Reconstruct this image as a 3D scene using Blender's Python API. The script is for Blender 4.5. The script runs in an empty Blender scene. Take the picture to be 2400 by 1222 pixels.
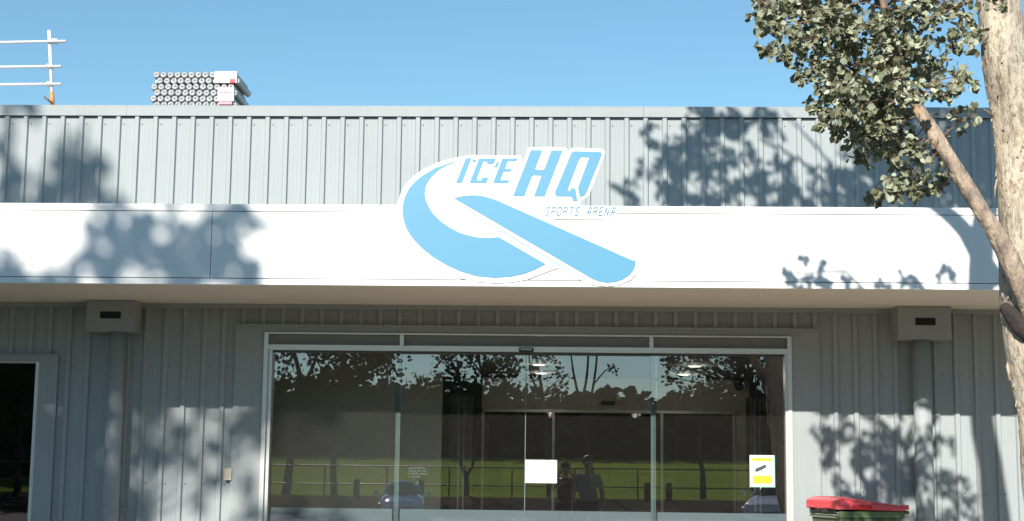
import bpy, math, random
from mathutils import Vector, Matrix
random.seed(7)
R = math.radians
SC = bpy.context.scene
COL = SC.collection

# ------------------------------------------------------------------ camera
CAM = Vector((0.0, -13.5, 1.45))
FPX, YAW, PIT, ROL = 3498.57, R(2.12304), R(7.80326), R(0.66015)
FW = Vector((-math.sin(YAW)*math.cos(PIT), math.cos(YAW)*math.cos(PIT), math.sin(PIT)))
_r = Vector((math.cos(YAW), math.sin(YAW), 0)); _u = _r.cross(FW)
RT = _r*math.cos(ROL) + _u*math.sin(ROL)
UP = -_r*math.sin(ROL) + _u*math.cos(ROL)
cd = bpy.data.cameras.new('camera'); cam = bpy.data.objects.new('camera', cd); COL.objects.link(cam)
cd.sensor_fit = 'HORIZONTAL'; cd.sensor_width = 36; cd.lens = FPX/2400*36
cd.clip_start = 0.05; cd.clip_end = 3000
m = Matrix((RT, UP, -FW)).transposed().to_4x4(); m.translation = CAM
cam.matrix_world = m
SC.camera = cam

def at(x, y, Y):
    """survey a point of the photograph onto the vertical plane y=Y"""
    d = FW*FPX + RT*(x-1200) - UP*(y-611)
    return CAM + d*((Y-CAM.y)/d.y)
def mir(x, y, Y):
    """survey a point seen in the door glass onto the plane y=Y behind the camera"""
    q = at(x, y, -Y); q.y = Y; return q

# ------------------------------------------------------------------ sky, sun, exposure
SUNL = Vector((0.259, 1.0, -0.61)).normalized()       # direction the light travels
EL = math.asin(-SUNL.z)
w = bpy.data.worlds.new('World'); SC.world = w; w.use_nodes = True
nt = w.node_tree; nt.nodes.clear()
sky = nt.nodes.new('ShaderNodeTexSky'); sky.sky_type = 'NISHITA'; sky.sun_disc = False
sky.sun_elevation = EL; sky.sun_rotation = math.atan2(-SUNL.x, -SUNL.y)
sky.air_density = 1.0; sky.dust_density = 0.0; sky.ozone_density = 2.6; sky.altitude = 0
bg = nt.nodes.new('ShaderNodeBackground'); bg.inputs[1].default_value = 0.096
wo = nt.nodes.new('ShaderNodeOutputWorld')
tint = nt.nodes.new('ShaderNodeMix'); tint.data_type = 'RGBA'; tint.blend_type = 'MULTIPLY'; tint.inputs[0].default_value = 1
tint.inputs[7].default_value = (.85, 1.06, 1.0, 1)
nt.links.new(sky.outputs[0], tint.inputs[6]); nt.links.new(tint.outputs[2], bg.inputs[0]); nt.links.new(bg.outputs[0], wo.inputs[0])
sd = bpy.data.lights.new('sun', 'SUN'); sd.energy = 5.0; sd.angle = R(0.53); sd.color = (1.0, 0.95, 0.87)
so = bpy.data.objects.new('sun', sd); COL.objects.link(so)
so.rotation_euler = SUNL.to_track_quat('-Z', 'Y').to_euler(); so.location = (-10, -40, 30)
SC.view_settings.view_transform = 'Standard'; SC.view_settings.look = 'None'
SC.view_settings.exposure = 0.56; SC.view_settings.gamma = 1
SC.cycles.max_bounces = 8; SC.cycles.transparent_max_bounces = 12
SC.cycles.caustics_reflective = False; SC.cycles.caustics_refractive = False
try: SC.cycles.use_denoising = True
except Exception: pass

# ------------------------------------------------------------------ helpers
def tag(o, label=None, cat=None, group=None, kind=None):
    if label: o['label'] = label
    if cat: o['category'] = cat
    if group: o['group'] = group
    if kind: o['kind'] = kind
    return o
def thing(name, loc, label, cat, group=None, rz=0):
    o = bpy.data.objects.new(name, None); COL.objects.link(o); o.location = loc; o.rotation_euler = (0, 0, rz)
    o.empty_display_size = 0.1
    return tag(o, label, cat, group)

class MB:
    def __init__(s): s.v = []; s.f = []; s.mi = []
    def add(s, vs, fs, mi=0):
        n = len(s.v); s.v += [tuple(v) for v in vs]
        s.f += [tuple(i+n for i in f) for f in fs]; s.mi += [mi]*len(fs); return s
    def box(s, x0, x1, y0, y1, z0, z1, mi=0):
        vs = [(x, y, z) for x in (x0, x1) for y in (y0, y1) for z in (z0, z1)]
        return s.add(vs, [(0,1,3,2), (4,6,7,5), (0,4,5,1), (2,3,7,6), (0,2,6,4), (1,5,7,3)], mi)
    def prism(s, pts, y0, y1, mi=0):
        """polygon given in XZ, extruded from y0 (front) to y1"""
        a = sum(pts[i][0]*pts[(i+1) % len(pts)][1]-pts[(i+1) % len(pts)][0]*pts[i][1] for i in range(len(pts)))
        if a < 0: pts = pts[::-1]
        n = len(pts)
        vs = [(x, y0, z) for x, z in pts] + [(x, y1, z) for x, z in pts]
        fs = [tuple(range(n)), tuple(range(2*n-1, n-1, -1))]
        fs += [(i, i+n, (i+1) % n+n, (i+1) % n) for i in range(n)]
        return s.add(vs, fs, mi)
    def tube(s, pts, rad, seg=10, mi=0, cap=True):
        pts = [Vector(p) for p in pts]; n = len(pts)
        if not hasattr(rad, '__len__'): rad = [rad]*n
        vs = []; prev = None
        for i, p in enumerate(pts):
            t = (pts[min(i+1, n-1)]-pts[max(i-1, 0)]).normalized()
            if prev is None:
                a = Vector((0, 0, 1)) if abs(t.z) < .9 else Vector((1, 0, 0)); b = t.cross(a).normalized()
            else: b = (prev - t*prev.dot(t)).normalized()
            prev = b; c = t.cross(b)
            for k in range(seg):
                an = 2*math.pi*k/seg; vs.append(p + (b*math.cos(an)+c*math.sin(an))*rad[i])
        fs = [(i*seg+k, i*seg+(k+1) % seg, (i+1)*seg+(k+1) % seg, (i+1)*seg+k) for i in range(n-1) for k in range(seg)]
        if cap: fs += [tuple(range(seg))[::-1], tuple(range((n-1)*seg, n*seg))]
        return s.add(vs, fs, mi)
    def lathe(s, prof, c, axis='z', seg=24, mi=0):
        vs = []; n = len(prof)
        for r, h in prof:
            for k in range(seg):
                a = 2*math.pi*k/seg; u, v = r*math.cos(a), r*math.sin(a)
                vs.append({'z': (c[0]+u, c[1]+v, c[2]+h), 'x': (c[0]+h, c[1]+u, c[2]+v), 'y': (c[0]+v, c[1]+h, c[2]+u)}[axis])
        fs = [(i*seg+k, i*seg+(k+1) % seg, (i+1)*seg+(k+1) % seg, (i+1)*seg+k) for i in range(n-1) for k in range(seg)]
        fs += [tuple(range(seg))[::-1], tuple(range((n-1)*seg, n*seg))]
        return s.add(vs, fs, mi)
    def build(s, name, mats, parent=None, smooth=False, bevel=0, base=(0, 0, 0)):
        me = bpy.data.meshes.new(name)
        me.from_pydata([(v[0]-base[0], v[1]-base[1], v[2]-base[2]) for v in s.v], [], s.f)
        mats = mats if isinstance(mats, (list, tuple)) else [mats]
        for q in mats: me.materials.append(q)
        if len(mats) > 1: me.polygons.foreach_set('material_index', s.mi)
        if smooth: me.polygons.foreach_set('use_smooth', [True]*len(me.polygons))
        me.update()
        o = bpy.data.objects.new(name, me); COL.objects.link(o)
        if parent: o.parent = parent
        else: o.location = base
        if bevel:
            b = o.modifiers.new('bevel', 'BEVEL'); b.width = bevel; b.segments = 2; b.limit_method = 'ANGLE'
        return o

def local(parent, p):
    return Matrix.LocRotScale(parent.location, parent.rotation_euler, None).inverted() @ Vector(p)

# ------------------------------------------------------------------ materials
def mat(name, col, rough=0.6, metal=0.0, var=0.0, vscale=6.0, bump=0.0, bscale=60.0, col2=None, spec=0.5, stretch=None, coat=0):
    m = bpy.data.materials.new(name); m.use_nodes = True; n = m.node_tree; L = n.links
    b = n.nodes['Principled BSDF']
    b.inputs['Roughness'].default_value = rough; b.inputs['Metallic'].default_value = metal
    b.inputs['Specular IOR Level'].default_value = spec; b.inputs['Coat Weight'].default_value = coat
    b.inputs['Base Color'].default_value = (*col, 1)
    tc = n.nodes.new('ShaderNodeTexCoord'); mp = n.nodes.new('ShaderNodeMapping'); L.new(tc.outputs['Object'], mp.inputs[0])
    if stretch: mp.inputs['Scale'].default_value = stretch
    if var or col2:
        no = n.nodes.new('ShaderNodeTexNoise'); no.inputs['Scale'].default_value = vscale; no.inputs['Detail'].default_value = 6
        no.inputs['Roughness'].default_value = 0.65
        L.new(mp.outputs[0], no.inputs['Vector'])
        cr = n.nodes.new('ShaderNodeValToRGB'); cr.color_ramp.elements[0].position = .32; cr.color_ramp.elements[1].position = .68
        a = col2 or tuple(c*(1-var) for c in col)
        cr.color_ramp.elements[0].color = (*a, 1)
        cr.color_ramp.elements[1].color = (*(col if col2 else tuple(min(1, c*(1+var)) for c in col)), 1)
        L.new(no.outputs[0], cr.inputs[0]); L.new(cr.outputs[0], b.inputs['Base Color'])
    if bump:
        nb = n.nodes.new('ShaderNodeTexNoise'); nb.inputs['Scale'].default_value = bscale; nb.inputs['Detail'].default_value = 5
        L.new(mp.outputs[0], nb.inputs['Vector'])
        bp = n.nodes.new('ShaderNodeBump'); bp.inputs['Strength'].default_value = bump; bp.inputs['Distance'].default_value = 0.02
        L.new(nb.outputs[0], bp.inputs['Height']); L.new(bp.outputs[0], b.inputs['Normal'])
    return m

def cladding_mat(name, col):
    """painted steel: faint vertical weathering streaks and dust"""
    m = mat(name, col, 0.5, 0, spec=0.18); n = m.node_tree; L = n.links; b = n.nodes['Principled BSDF']
    tc = n.nodes['Texture Coordinate']
    def noise(sc, st, det=4):
        mp = n.nodes.new('ShaderNodeMapping'); mp.inputs['Scale'].default_value = st; L.new(tc.outputs['Object'], mp.inputs[0])
        q = n.nodes.new('ShaderNodeTexNoise'); q.inputs['Scale'].default_value = sc; q.inputs['Detail'].default_value = det
        L.new(mp.outputs[0], q.inputs['Vector']); return q
    a = noise(1, (55, 8, 1.2)); c = noise(1.3, (1, 1, 1))
    mx = n.nodes.new('ShaderNodeMath'); mx.operation = 'ADD'; L.new(a.outputs[0], mx.inputs[0]); L.new(c.outputs[0], mx.inputs[1])
    cr = n.nodes.new('ShaderNodeMapRange'); cr.inputs[1].default_value = .7; cr.inputs[2].default_value = 1.3
    cr.inputs[3].default_value = .94; cr.inputs[4].default_value = 1.04
    L.new(mx.outputs[0], cr.inputs[0])
    vm = n.nodes.new('ShaderNodeVectorMath'); vm.operation = 'SCALE'; vm.inputs[0].default_value = col
    L.new(cr.outputs[0], vm.inputs['Scale']); L.new(vm.outputs[0], b.inputs['Base Color'])
    bn = noise(3, (1, 1, .3), 2); bp = n.nodes.new('ShaderNodeBump'); bp.inputs['Strength'].default_value = .12; bp.inputs['Distance'].default_value = .02
    L.new(bn.outputs[0], bp.inputs['Height']); L.new(bp.outputs[0], b.inputs['Normal'])
    return m

def glass_mat(name, tint=(.79, .81, .80), gain=4.6, dust=.010):
    m = bpy.data.materials.new(name); m.use_nodes = True; n = m.node_tree; L = n.links; n.nodes.clear()
    out = n.nodes.new('ShaderNodeOutputMaterial'); mix = n.nodes.new('ShaderNodeMixShader')
    tr = n.nodes.new('ShaderNodeBsdfTransparent'); tr.inputs[0].default_value = (*tint, 1)
    gl = n.nodes.new('ShaderNodeBsdfGlossy'); gl.inputs['Roughness'].default_value = 0.0; gl.inputs['Color'].default_value = (.99, .90, 1.0, 1)
    fr = n.nodes.new('ShaderNodeFresnel'); fr.inputs['IOR'].default_value = 1.52
    mu = n.nodes.new('ShaderNodeMath'); mu.operation = 'MULTIPLY'; mu.inputs[1].default_value = gain; mu.use_clamp = True
    L.new(fr.outputs[0], mu.inputs[0]); L.new(mu.outputs[0], mix.inputs[0]); L.new(tr.outputs[0], mix.inputs[1])
    L.new(gl.outputs[0], mix.inputs[2])
    df = n.nodes.new('ShaderNodeBsdfDiffuse'); df.inputs[0].default_value = (.80, .76, .70, 1)
    m2 = n.nodes.new('ShaderNodeMixShader'); m2.inputs[0].default_value = dust
    L.new(mix.outputs[0], m2.inputs[1]); L.new(df.outputs[0], m2.inputs[2]); L.new(m2.outputs[0], out.inputs[0])
    no = n.nodes.new('ShaderNodeTexNoise'); no.inputs['Scale'].default_value = 1.6
    bp = n.nodes.new('ShaderNodeBump'); bp.inputs['Strength'].default_value = .006; bp.inputs['Distance'].default_value = .01
    L.new(no.outputs[0], bp.inputs['Height']); L.new(bp.outputs[0], gl.inputs['Normal'])
    return m
def clear_mat(name, tint):
    m = bpy.data.materials.new(name); m.use_nodes = True; n = m.node_tree; n.nodes.clear()
    out = n.nodes.new('ShaderNodeOutputMaterial'); tr = n.nodes.new('ShaderNodeBsdfTransparent'); tr.inputs[0].default_value = (*tint, 1)
    n.links.new(tr.outputs[0], out.inputs[0]); return m
def emis(name, col, s):
    m = bpy.data.materials.new(name); m.use_nodes = True; n = m.node_tree; n.nodes.clear()
    out = n.nodes.new('ShaderNodeOutputMaterial'); e = n.nodes.new('ShaderNodeEmission'); e.inputs[0].default_value = (*col, 1); e.inputs[1].default_value = s
    n.links.new(e.outputs[0], out.inputs[0]); return m
def leaf_mat(name, c1, c2, c3, trans=0.25, spec=.35):
    m = bpy.data.materials.new(name); m.use_nodes = True; n = m.node_tree; L = n.links; b = n.nodes['Principled BSDF']
    g = n.nodes.new('ShaderNodeNewGeometry'); cr = n.nodes.new('ShaderNodeValToRGB')
    e = cr.color_ramp.elements; e[0].color = (*c1, 1); e[1].color = (*c2, 1)
    k = e.new(.55); k.color = (*c3, 1)
    L.new(g.outputs['Random Per Island'], cr.inputs[0]); L.new(cr.outputs[0], b.inputs['Base Color'])
    b.inputs['Roughness'].default_value = .5; b.inputs['Specular IOR Level'].default_value = spec
    tl = n.nodes.new('ShaderNodeBsdfTranslucent'); L.new(cr.outputs[0], tl.inputs[0])
    mx = n.nodes.new('ShaderNodeMixShader'); mx.inputs[0].default_value = trans
    L.new(b.outputs[0], mx.inputs[1]); L.new(tl.outputs[0], mx.inputs[2])
    L.new(mx.outputs[0], n.nodes['Material Output'].inputs[0]); return m

CLAD = cladding_mat('painted_steel_cladding', (.33, .36, .365))
FLASH = cladding_mat('painted_steel_flashing', (.32, .35, .355))
WHITE = mat('white_panel', (.82, .82, .80), .45, var=.02, vscale=2)
GAPM = mat('dark_joint', (.24, .25, .26), .8)
SOFF = mat('soffit_sheet', (.74, .69, .61), .6, var=.03, vscale=1.2)
ALU = mat('anodised_aluminium', (.62, .62, .60), .32, .35, var=.03, vscale=3)
TRANS = mat('grey_transom_panel', (.22, .22, .215), .5, var=.06, vscale=4)
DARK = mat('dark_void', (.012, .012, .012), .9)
BLK = mat('black_plastic', (.02, .02, .022), .4)
GLASS = glass_mat('door_glass'); DUSTY = glass_mat('dusty_door_glass', dust=.017); CLEAR = clear_mat('door_glass_side', (.95, .97, .96))
WGLASS = glass_mat('tinted_window_glass', (.12, .13, .13), 2.2, .006)
EDGE = mat('green_glass_edge', (.22, .31, .31), .25, var=.1, vscale=5)
FROST = mat('frosted_band', (.30, .385, .44), .6, var=.04, vscale=2)
BLUE = mat('blue_vinyl', (.073, .265, .415), .45, var=.035, vscale=1.5)
PALEB = mat('pale_blue_vinyl', (.17, .36, .48), .45)
PAPER = mat('white_paper', (.85, .85, .84), .6)
YEL = mat('yellow_print', (.85, .72, .02), .5)
YELD = mat('dark_yellow_print', (.62, .50, .02), .5)
GREYI = mat('dark_grey_print', (.05, .06, .065), .5)
GREENI = mat('green_sign_edge', (.12, .42, .25), .4)
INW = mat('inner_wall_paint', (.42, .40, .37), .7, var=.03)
CARP = mat('foyer_carpet', (.05, .05, .055), .95, var=.2, vscale=30)
CONC = mat('concrete_path', (.47, .39, .285), .85, var=.12, vscale=3, bump=.3, bscale=90)
ASPH = mat('asphalt', (.085, .082, .08), .9, var=.25, vscale=8, bump=.4, bscale=150)
GRASS = mat('grass_field_green', (.20, .27, .045), 1.0, spec=0, var=.2, vscale=.15, bump=.6, bscale=12)
MULCH = mat('mulch_bank', (.07, .06, .045), 1.0, spec=0, var=.4, vscale=2.5, bump=.8, bscale=14)
SOIL = mat('ground_soil', (.17, .14, .10), .95, var=.2, vscale=.5)
BARK = None
WOODD = mat('dark_tree_bark', (.09, .075, .06), .9, var=.3, vscale=5, bump=.5, bscale=25)

# ------------------------------------------------------------------ ground (structure)
PROF = [(200, 0), (40, -.03), (0, -.03), (-3.2, -.03), (-3.201, -.16), (-14, -.18), (-24, -.4), (-32, -.56), (-43, -.60),
        (-44.5, -.5), (-49, .02), (-60, .15), (-104, 2.0), (-170, 3.6), (-420, 7), (-1500, 12)]
def gz(Y):
    for (a, za), (b, zb) in zip(PROF, PROF[1:]):
        if b <= Y <= a: return za + (zb-za)*(a-Y)/(a-b)
    return 0
def strip(name, y0, y1, x0, x1, lift, material):
    ys = sorted({y0, y1} | {p[0] for p in PROF if y1 < p[0] < y0}, reverse=True)
    xs = [x0+(x1-x0)*i/8 for i in range(9)]
    b = MB(); vs = [(x, y, gz(y)+lift) for y in ys for x in xs]
    b.add(vs, [(i*9+k, (i+1)*9+k, (i+1)*9+k+1, i*9+k+1) for i in range(len(ys)-1) for k in range(8)])
    return tag(b.build(name, material), kind='structure')
strip('ground', 200, -1500, -900, 900, -.012, SOIL)
strip('car_park', -3.3, -44.0, -80, 80, .004, ASPH)
strip('mulch_bank', -44.05, -51.5, -120, 120, .004, MULCH)
strip('grass_field', -51.55, -165, -250, 250, .004, GRASS)
fp = MB()
for i in range(-9, 10): fp.box(i*1.8+.004, i*1.8+1.796, -3.2, -.06, -.10, 0)
tag(fp.build('footpath', CONC, bevel=.006), kind='structure')
kb = MB(); kb.box(-40, 40, -3.36, -3.203, -.3, -.002)
tag(kb.build('kerb', CONC, bevel=.015), kind='structure')
ln = MB()
for i in range(-12, 13): ln.box(i*2.6-.05, i*2.6+.05, -9.2, -4.0, gz(-9.2)+.009, gz(-4)+.011)
tag(ln.build('parking_lines', mat('line_paint', (.7, .7, .68), .7, var=.1)), kind='structure')

# ------------------------------------------------------------------ building
B = thing('arena_building', (0, 0, 0), 'low blue grey steel clad arena building with white canopy fascia and wide glass entrance', 'building')
PITCH = .1785
def clad(x0, x1, z0, z1, Y, phase, mb):
    """trapezoidal steel sheet between x0 and x1: front face plus returns"""
    H = .025
    pts = []
    k = math.floor((x0-phase)/PITCH)-1
    while True:
        a = phase+k*PITCH
        if a > x1: break
        for dx, dy in ((0, 0), (.010, -H), (.046, -H), (.056, 0), (.092, 0), (.097, -.0009), (.101, -.0009), (.106, 0),
                       (.130, 0), (.135, -.0009), (.139, -.0009), (.144, 0)):
            if x0 < a+dx < x1: pts.append((a+dx, Y+dy))
        k += 1
    pts = [(x0, Y)] + pts + [(x1, Y)]
    n = len(pts)
    vs = [(x, y, z0) for x, y in pts] + [(x, y, z1) for x, y in pts]
    fs = [(i, i+1, i+1+n, i+n) for i in range(n-1)]
    m0 = len(vs); vs += [(x0, Y+.05, z0), (x1, Y+.05, z0), (x0, Y+.05, z1), (x1, Y+.05, z1)]
    fs += [(m0+1, m0, m0+2, m0+3), (m0, 0, n, m0+2), (n-1, m0+1, m0+3, 2*n-1), tuple([m0, m0+1]+list(range(n-1, -1, -1))), tuple([m0+3, m0+2]+list(range(n, 2*n)))]
    mb.add(vs, fs)
SOFZ = 2.882; CZ = 2.84
XW = at(95, 848, 0).x; XDL = at(622.5, 780, 0).x; XDR = at(1853, 790, 0).x
ZD = at(1200, 784.5, 0).z
XFL, XFR, ZF = at(555, 762, 0).x, at(1918, 772, 0).x, at(1200, 767, 0).z
XWF, ZWF = at(140, 832, 0).x, at(100, 832, 0).z
ZWH = at(60, 848, 0).z
ph = at(340, 740, 0).x
c = MB()
clad(-12, XWF-.0, ZWF-.01, CZ, 0, ph, c)
clad(XWF, XFL, 0, CZ, 0, ph, c)
clad(XFL, XFR, ZF-.01, CZ, 0, ph, c)
clad(XFR, 12, 0, CZ, 0, ph, c)
c.build('wall_cladding', CLAD, B)
# screws on the cladding, parapet
PY = .25
PT, PB = at(1200, 251.5, PY).z, at(1200, 276, PY).z
c = MB(); clad(-14, 14, 3.3, PB-.002, PY, at(325, 380, PY).x-.056, c); c.build('parapet_cladding', CLAD, B)
c = MB()
jx = at(1508, 262, PY).x
for a, b in ((-14, jx-4.9), (jx-4.899, jx-.0012), (jx+.0012, jx+5), (jx+5.002, 14)):
    c.box(a, b, PY-.036, PY+.30, PT-.012, PT); c.box(a, b, PY-.036, PY-.031, PB, PT-.0125); c.box(a, b, PY+.2, PY+.3, 3.3, PT-.0125)
c.build('parapet_cap', FLASH, B)
sc = MB()
for zz, yy, p0, xa, xb in ((2.30, 0, ph, -12, 12), (1.25, 0, ph, -12, 12), (.35, 0, ph, -12, 12), (4.62, PY, at(325, 380, PY).x-.056, -14, 14), (3.72, PY, at(325, 380, PY).x-.056, -14, 14)):
    for k in range(-80, 80):
        X = p0+k*PITCH+.075
        if xa < X < xb and not (yy == 0 and (XFL-.02 < X < XFR+.02 or X < XWF+.02)):
            sc.lathe([(.0065, 0), (.0065, -.004), (.004, -.007)], (X, yy-.0005, zz), 'y', 6)
s_ = sc.build('cladding_screw', mat('weathered_screw', (.16, .17, .17), .5, .3), B); s_['kind'] = 'stuff'
c = MB(); c.box(-12, 12, -.05, .05, CZ, SOFZ+.02); c.build('head_trim', FLASH, B)
# canopy
FY, FB, FT = -1.553, 2.878, 3.539
JL, JU = at(1200, 657, FY).z, at(1200, 499, FY).z
jx1, jx2 = at(495, 570, FY).x, at(1806, 500, FY).x
c = MB()
for a, b in ((-12, jx1-.003), (jx1+.003, 12)):
    c.box(a, b, FY, FY+.03, JL+.0035, JU-.0035)
c.box(-12, 12, FY-.001, FY+.09, FB, JL-.0035); c.box(-12, 12, FY-.001, FY+.09, JU+.0035, FT)
c.build('fascia', WHITE, B)
c = MB(); c.box(-11.99, 11.99, FY+.0302, FY+.06, JL-.0034, JU+.0034); c.build('fascia_backing', GAPM, B)
c = MB(); c.box(-12, 12, FY+.091, -.03, SOFZ, SOFZ+.03); c.build('soffit', SOFF, B)
c = MB(); c.box(-12, 12, FY+.091, PY-.002, FT-.12, FT-.06); c.build('canopy_roof', FLASH, B)
# roof, shell and interior of the foyer
c = MB(); c.box(-12, 12, PY+.31, 16, 4.35, 4.5); c.build('roof', FLASH, B)
c = MB(); c.box(-12, -11.8, .06, 16, 0, 4.34); c.box(11.8, 12, .06, 16, 0, 4.34); c.box(-11.79, 11.79, 15.8, 16, 0, 4.34)
c.build('outer_wall', DARK, B)
CEIL = 2.62
c = MB(); c.box(-4.2, 6, .12, 12, CEIL, CEIL+.05); c.box(-11.7, -4.21, .12, 12, CEIL, CEIL+.05); c.build('ceiling', mat('foyer_ceiling', (.16, .155, .15), .9, spec=.1), B)
c = MB(); c.box(-11.7, 11.7, 4.5, 15.7, -.02, .001); c.build('foyer_floor', CARP, B)
c = MB(); c.box(-11.7, 11.7, .12, 4.499, -.02, .001); c.build('bounce_floor', mat('pale_bounce_floor', (.55, .48, .40), .5, var=.06, vscale=3), B)  # unseen pale floor added to bounce sunlight onto the screen wall
IY = 6.7
c = MB()
hx = [at(px, 1000, IY).x for px in (1132, 1297, 1551, 1720, 1757)]
HZ = at(1400, 968, IY).z
c.box(hx[0]-.02, hx[4], IY, IY+.12, HZ+.04, CEIL-.002)                      # bulkhead over the inner doors
c.box(hx[3]+.03, hx[4], IY+.001, IY+.119, 0, HZ+.039)                      # pier to their right
c.build('inner_wall', INW, B)
c = MB()
lx = at(1034, 1000, 1.75).x
c.box(-4.05, lx, 1.75, 1.85, 0, CEIL-.003); c.build('side_screen_wall', mat('screen_wall_paint', (.74, .69, .62), .75, var=.03), B)
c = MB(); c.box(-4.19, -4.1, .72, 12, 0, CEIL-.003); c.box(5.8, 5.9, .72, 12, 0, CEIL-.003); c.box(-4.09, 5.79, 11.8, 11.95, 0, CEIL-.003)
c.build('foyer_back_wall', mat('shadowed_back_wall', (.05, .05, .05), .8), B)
isc = thing('inner_screen', (hx[0], IY, 0), 'pale framed inner glass door screen at the back of the foyer', 'glass screen')
c = MB(); c.box(0, hx[3]-hx[0]+.03, -.03, .07, HZ-.001, HZ+.038)
for h in hx[:4]: c.box(h-hx[0]-.017, h-hx[0]+.017, -.025, .065, 0, HZ-.0015)
c.build('frame', ALU, isc)
for a, b in zip(hx, hx[1:4]):
    g = MB(); g.box(a-hx[0]+.019, b-hx[0]-.019, .02, .03, .01, HZ-.003); g.build('pane', WGLASS, isc)
ex = thing('exit_sign', at(1465, 1041, 9.0), 'small green glowing exit sign hanging deep inside the dark hall', 'exit sign')
g = MB(); g.box(-.16, .16, 0, .05, -.08, .08); g.build('housing', PAPER, ex, bevel=.006)
g = MB(); g.box(-.145, .145, -.004, -.0005, -.065, .065); g.build('lit_panel', emis('exit_green', (.02, .5, .3), .35), ex)
for i, (px, py, yy) in enumerate(((1263, 860, 3.9), (1268, 881, 5.5), (1628, 861, 3.9), (1603, 883, 5.5))):
    p = at(px, py, yy); p.z = CEIL
    d = thing('ceiling_downlight', p, ['near left round downlight lit in the foyer ceiling above the paper notice',
        'far left round downlight lit in the foyer ceiling, behind its twin', 'near right round downlight lit in the foyer ceiling',
        'far right round downlight lit in the foyer ceiling, closest to the bulkhead'][i], 'downlight', 'downlights in the foyer ceiling')
    g = MB(); g.lathe([(.085, 0), (.085, -.008), (.07, -.012)], (0, 0, 0)); g.build('trim', PAPER, d)
    g = MB(); g.lathe([(.062, -.0125), (.062, -.017), (.05, -.018)], (0, 0, 0)); g.build('lamp', emis('warm_lamp', (1, .93, .75), 2.2), d)
    pl_ = bpy.data.lights.new('downlight_glow', 'POINT'); pl_.energy = 2.6; pl_.shadow_soft_size = .06; pl_.color = (1, .9, .75)
    po = bpy.data.objects.new('downlight_glow', pl_); COL.objects.link(po); po.parent = d; po.location = (0, 0, -.09)
dp = at(1732, 893, IY-.25); dp.z = CEIL
dcm = thing('dome_camera', dp, 'dark dome security camera under the foyer ceiling near the right corner', 'security camera')
g = MB(); g.lathe([(.07, 0), (.075, -.03), (.07, -.08)], (0, 0, 0)); g.build('housing', BLK, dcm, True)
g = MB(); g.lathe([(.068, -.08), (.066, -.11), (.05, -.145), (.02, -.16)], (0, 0, 0)); g.build('dome', mat('smoked_dome', (.01, .01, .012), .08), dcm, True)
mp_ = at(1425, 945, IY-.02)
g = MB(); g.box(-.09, .09, -.05, 0, -.025, .025); g.box(-.06, .06, -.054, -.0505, -.006, .008)
q = g.build('motion_sensor', BLK, None, bevel=.005); q.location = mp_
tag(q, 'small black motion sensor on the bulkhead above the inner glass doors', 'sensor')
for k, (px, py0, py1, yy) in enumerate(((1081, 930, 1210, 2.6), (1775, 938, 1066, 3.0))):
    p = at(px, 1000, yy); zt = at(px, py0, yy).z
    t = thing('pull_handle', (p.x, yy, 0), ['pair of slim steel bars standing behind the left sliding pane', 'pair of slim steel bars seen behind the camera warning sign'][k], 'door handle', 'tall steel pull handles')
    for sx in (-.028, .028):
        g = MB(); g.tube([(sx, 0, .25), (sx, 0, zt)], .013, 8); g.build('bar', ALU, t, True)
    g = MB(); g.box(-.12, .12, .03, .06, .0, zt+.02); g.build('door_stile', mat('dark_stile', (.06, .055, .05), .5), t)

# entrance assembly
E = bpy.data.objects.new('entrance', None); COL.objects.link(E); E.parent = B
F = MB()
F.box(XFL, XDL-.002, -.034, -.002, 0, ZF); F.box(XDR+.002, XFR, -.034, -.002, 0, ZF); F.box(XDL-.0019, XDR+.0019, -.034, -.002, ZD+.002, ZF)
F.box(XFL-.012, XFR+.012, -.045, -.0345, ZF-.012, ZF+.004)
F.build('entrance_flashing', FLASH, B)
T0, T1 = at(1200, 813.5, 0).z, at(1200, 826, 0).z
fr = MB()
fr.box(XDL, XDL+.038, -.05, .09, 0, ZD); fr.box(XDR-.038, XDR, -.05, .09, 0, ZD)
fr.box(XDL+.0381, XDR-.0381, -.048, .09, ZD-.014, ZD)
fr.box(XDL+.0381, XDR-.0381, -.046, .09, T1, T0)
gl_, gr_ = at(640, 830, 0).x, at(1838, 840, 0).x
fr.box(XDL+.0381, gl_-.022, -.02, .08, 0, T1-.0005); fr.box(gr_+.022, XDR-.0381, -.02, .08, 0, T1-.0005)
fr.box(gl_-.0215, gl_, -.035, .08, 0, T1-.0005); fr.box(gr_, gr_+.0215, -.035, .08, 0, T1-.0005)
mx_ = [at(943, 800, 0).x, at(1526, 805, 0).x]
for mm in mx_: fr.box(mm-.018, mm+.018, -.047, .089, T0+.0005, ZD-.0145)
fr.build('door_frame', ALU, E, bevel=.003)
xs = [XDL+.0385, mx_[0]-.0185, mx_[0]+.0185, mx_[1]-.0185, mx_[1]+.0185, XDR-.0385]
for a, b in ((0, 1), (2, 3), (4, 5)):
    g = MB(); g.box(xs[a], xs[b], -.005, .03, T0+.001, ZD-.0148); g.build('transom_panel', TRANS, E)
g = MB(); g.box(gl_+.0005, gr_-.0005, -.012, .07, T1-.018, T1-.001); g.build('door_track', mat('shadow_track', (.07, .07, .065), .5), E)
e1, e2, ec = at(930, 1000, 0).x, at(1533, 1000, 0).x, at(1231, 1000, 0).x
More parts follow.
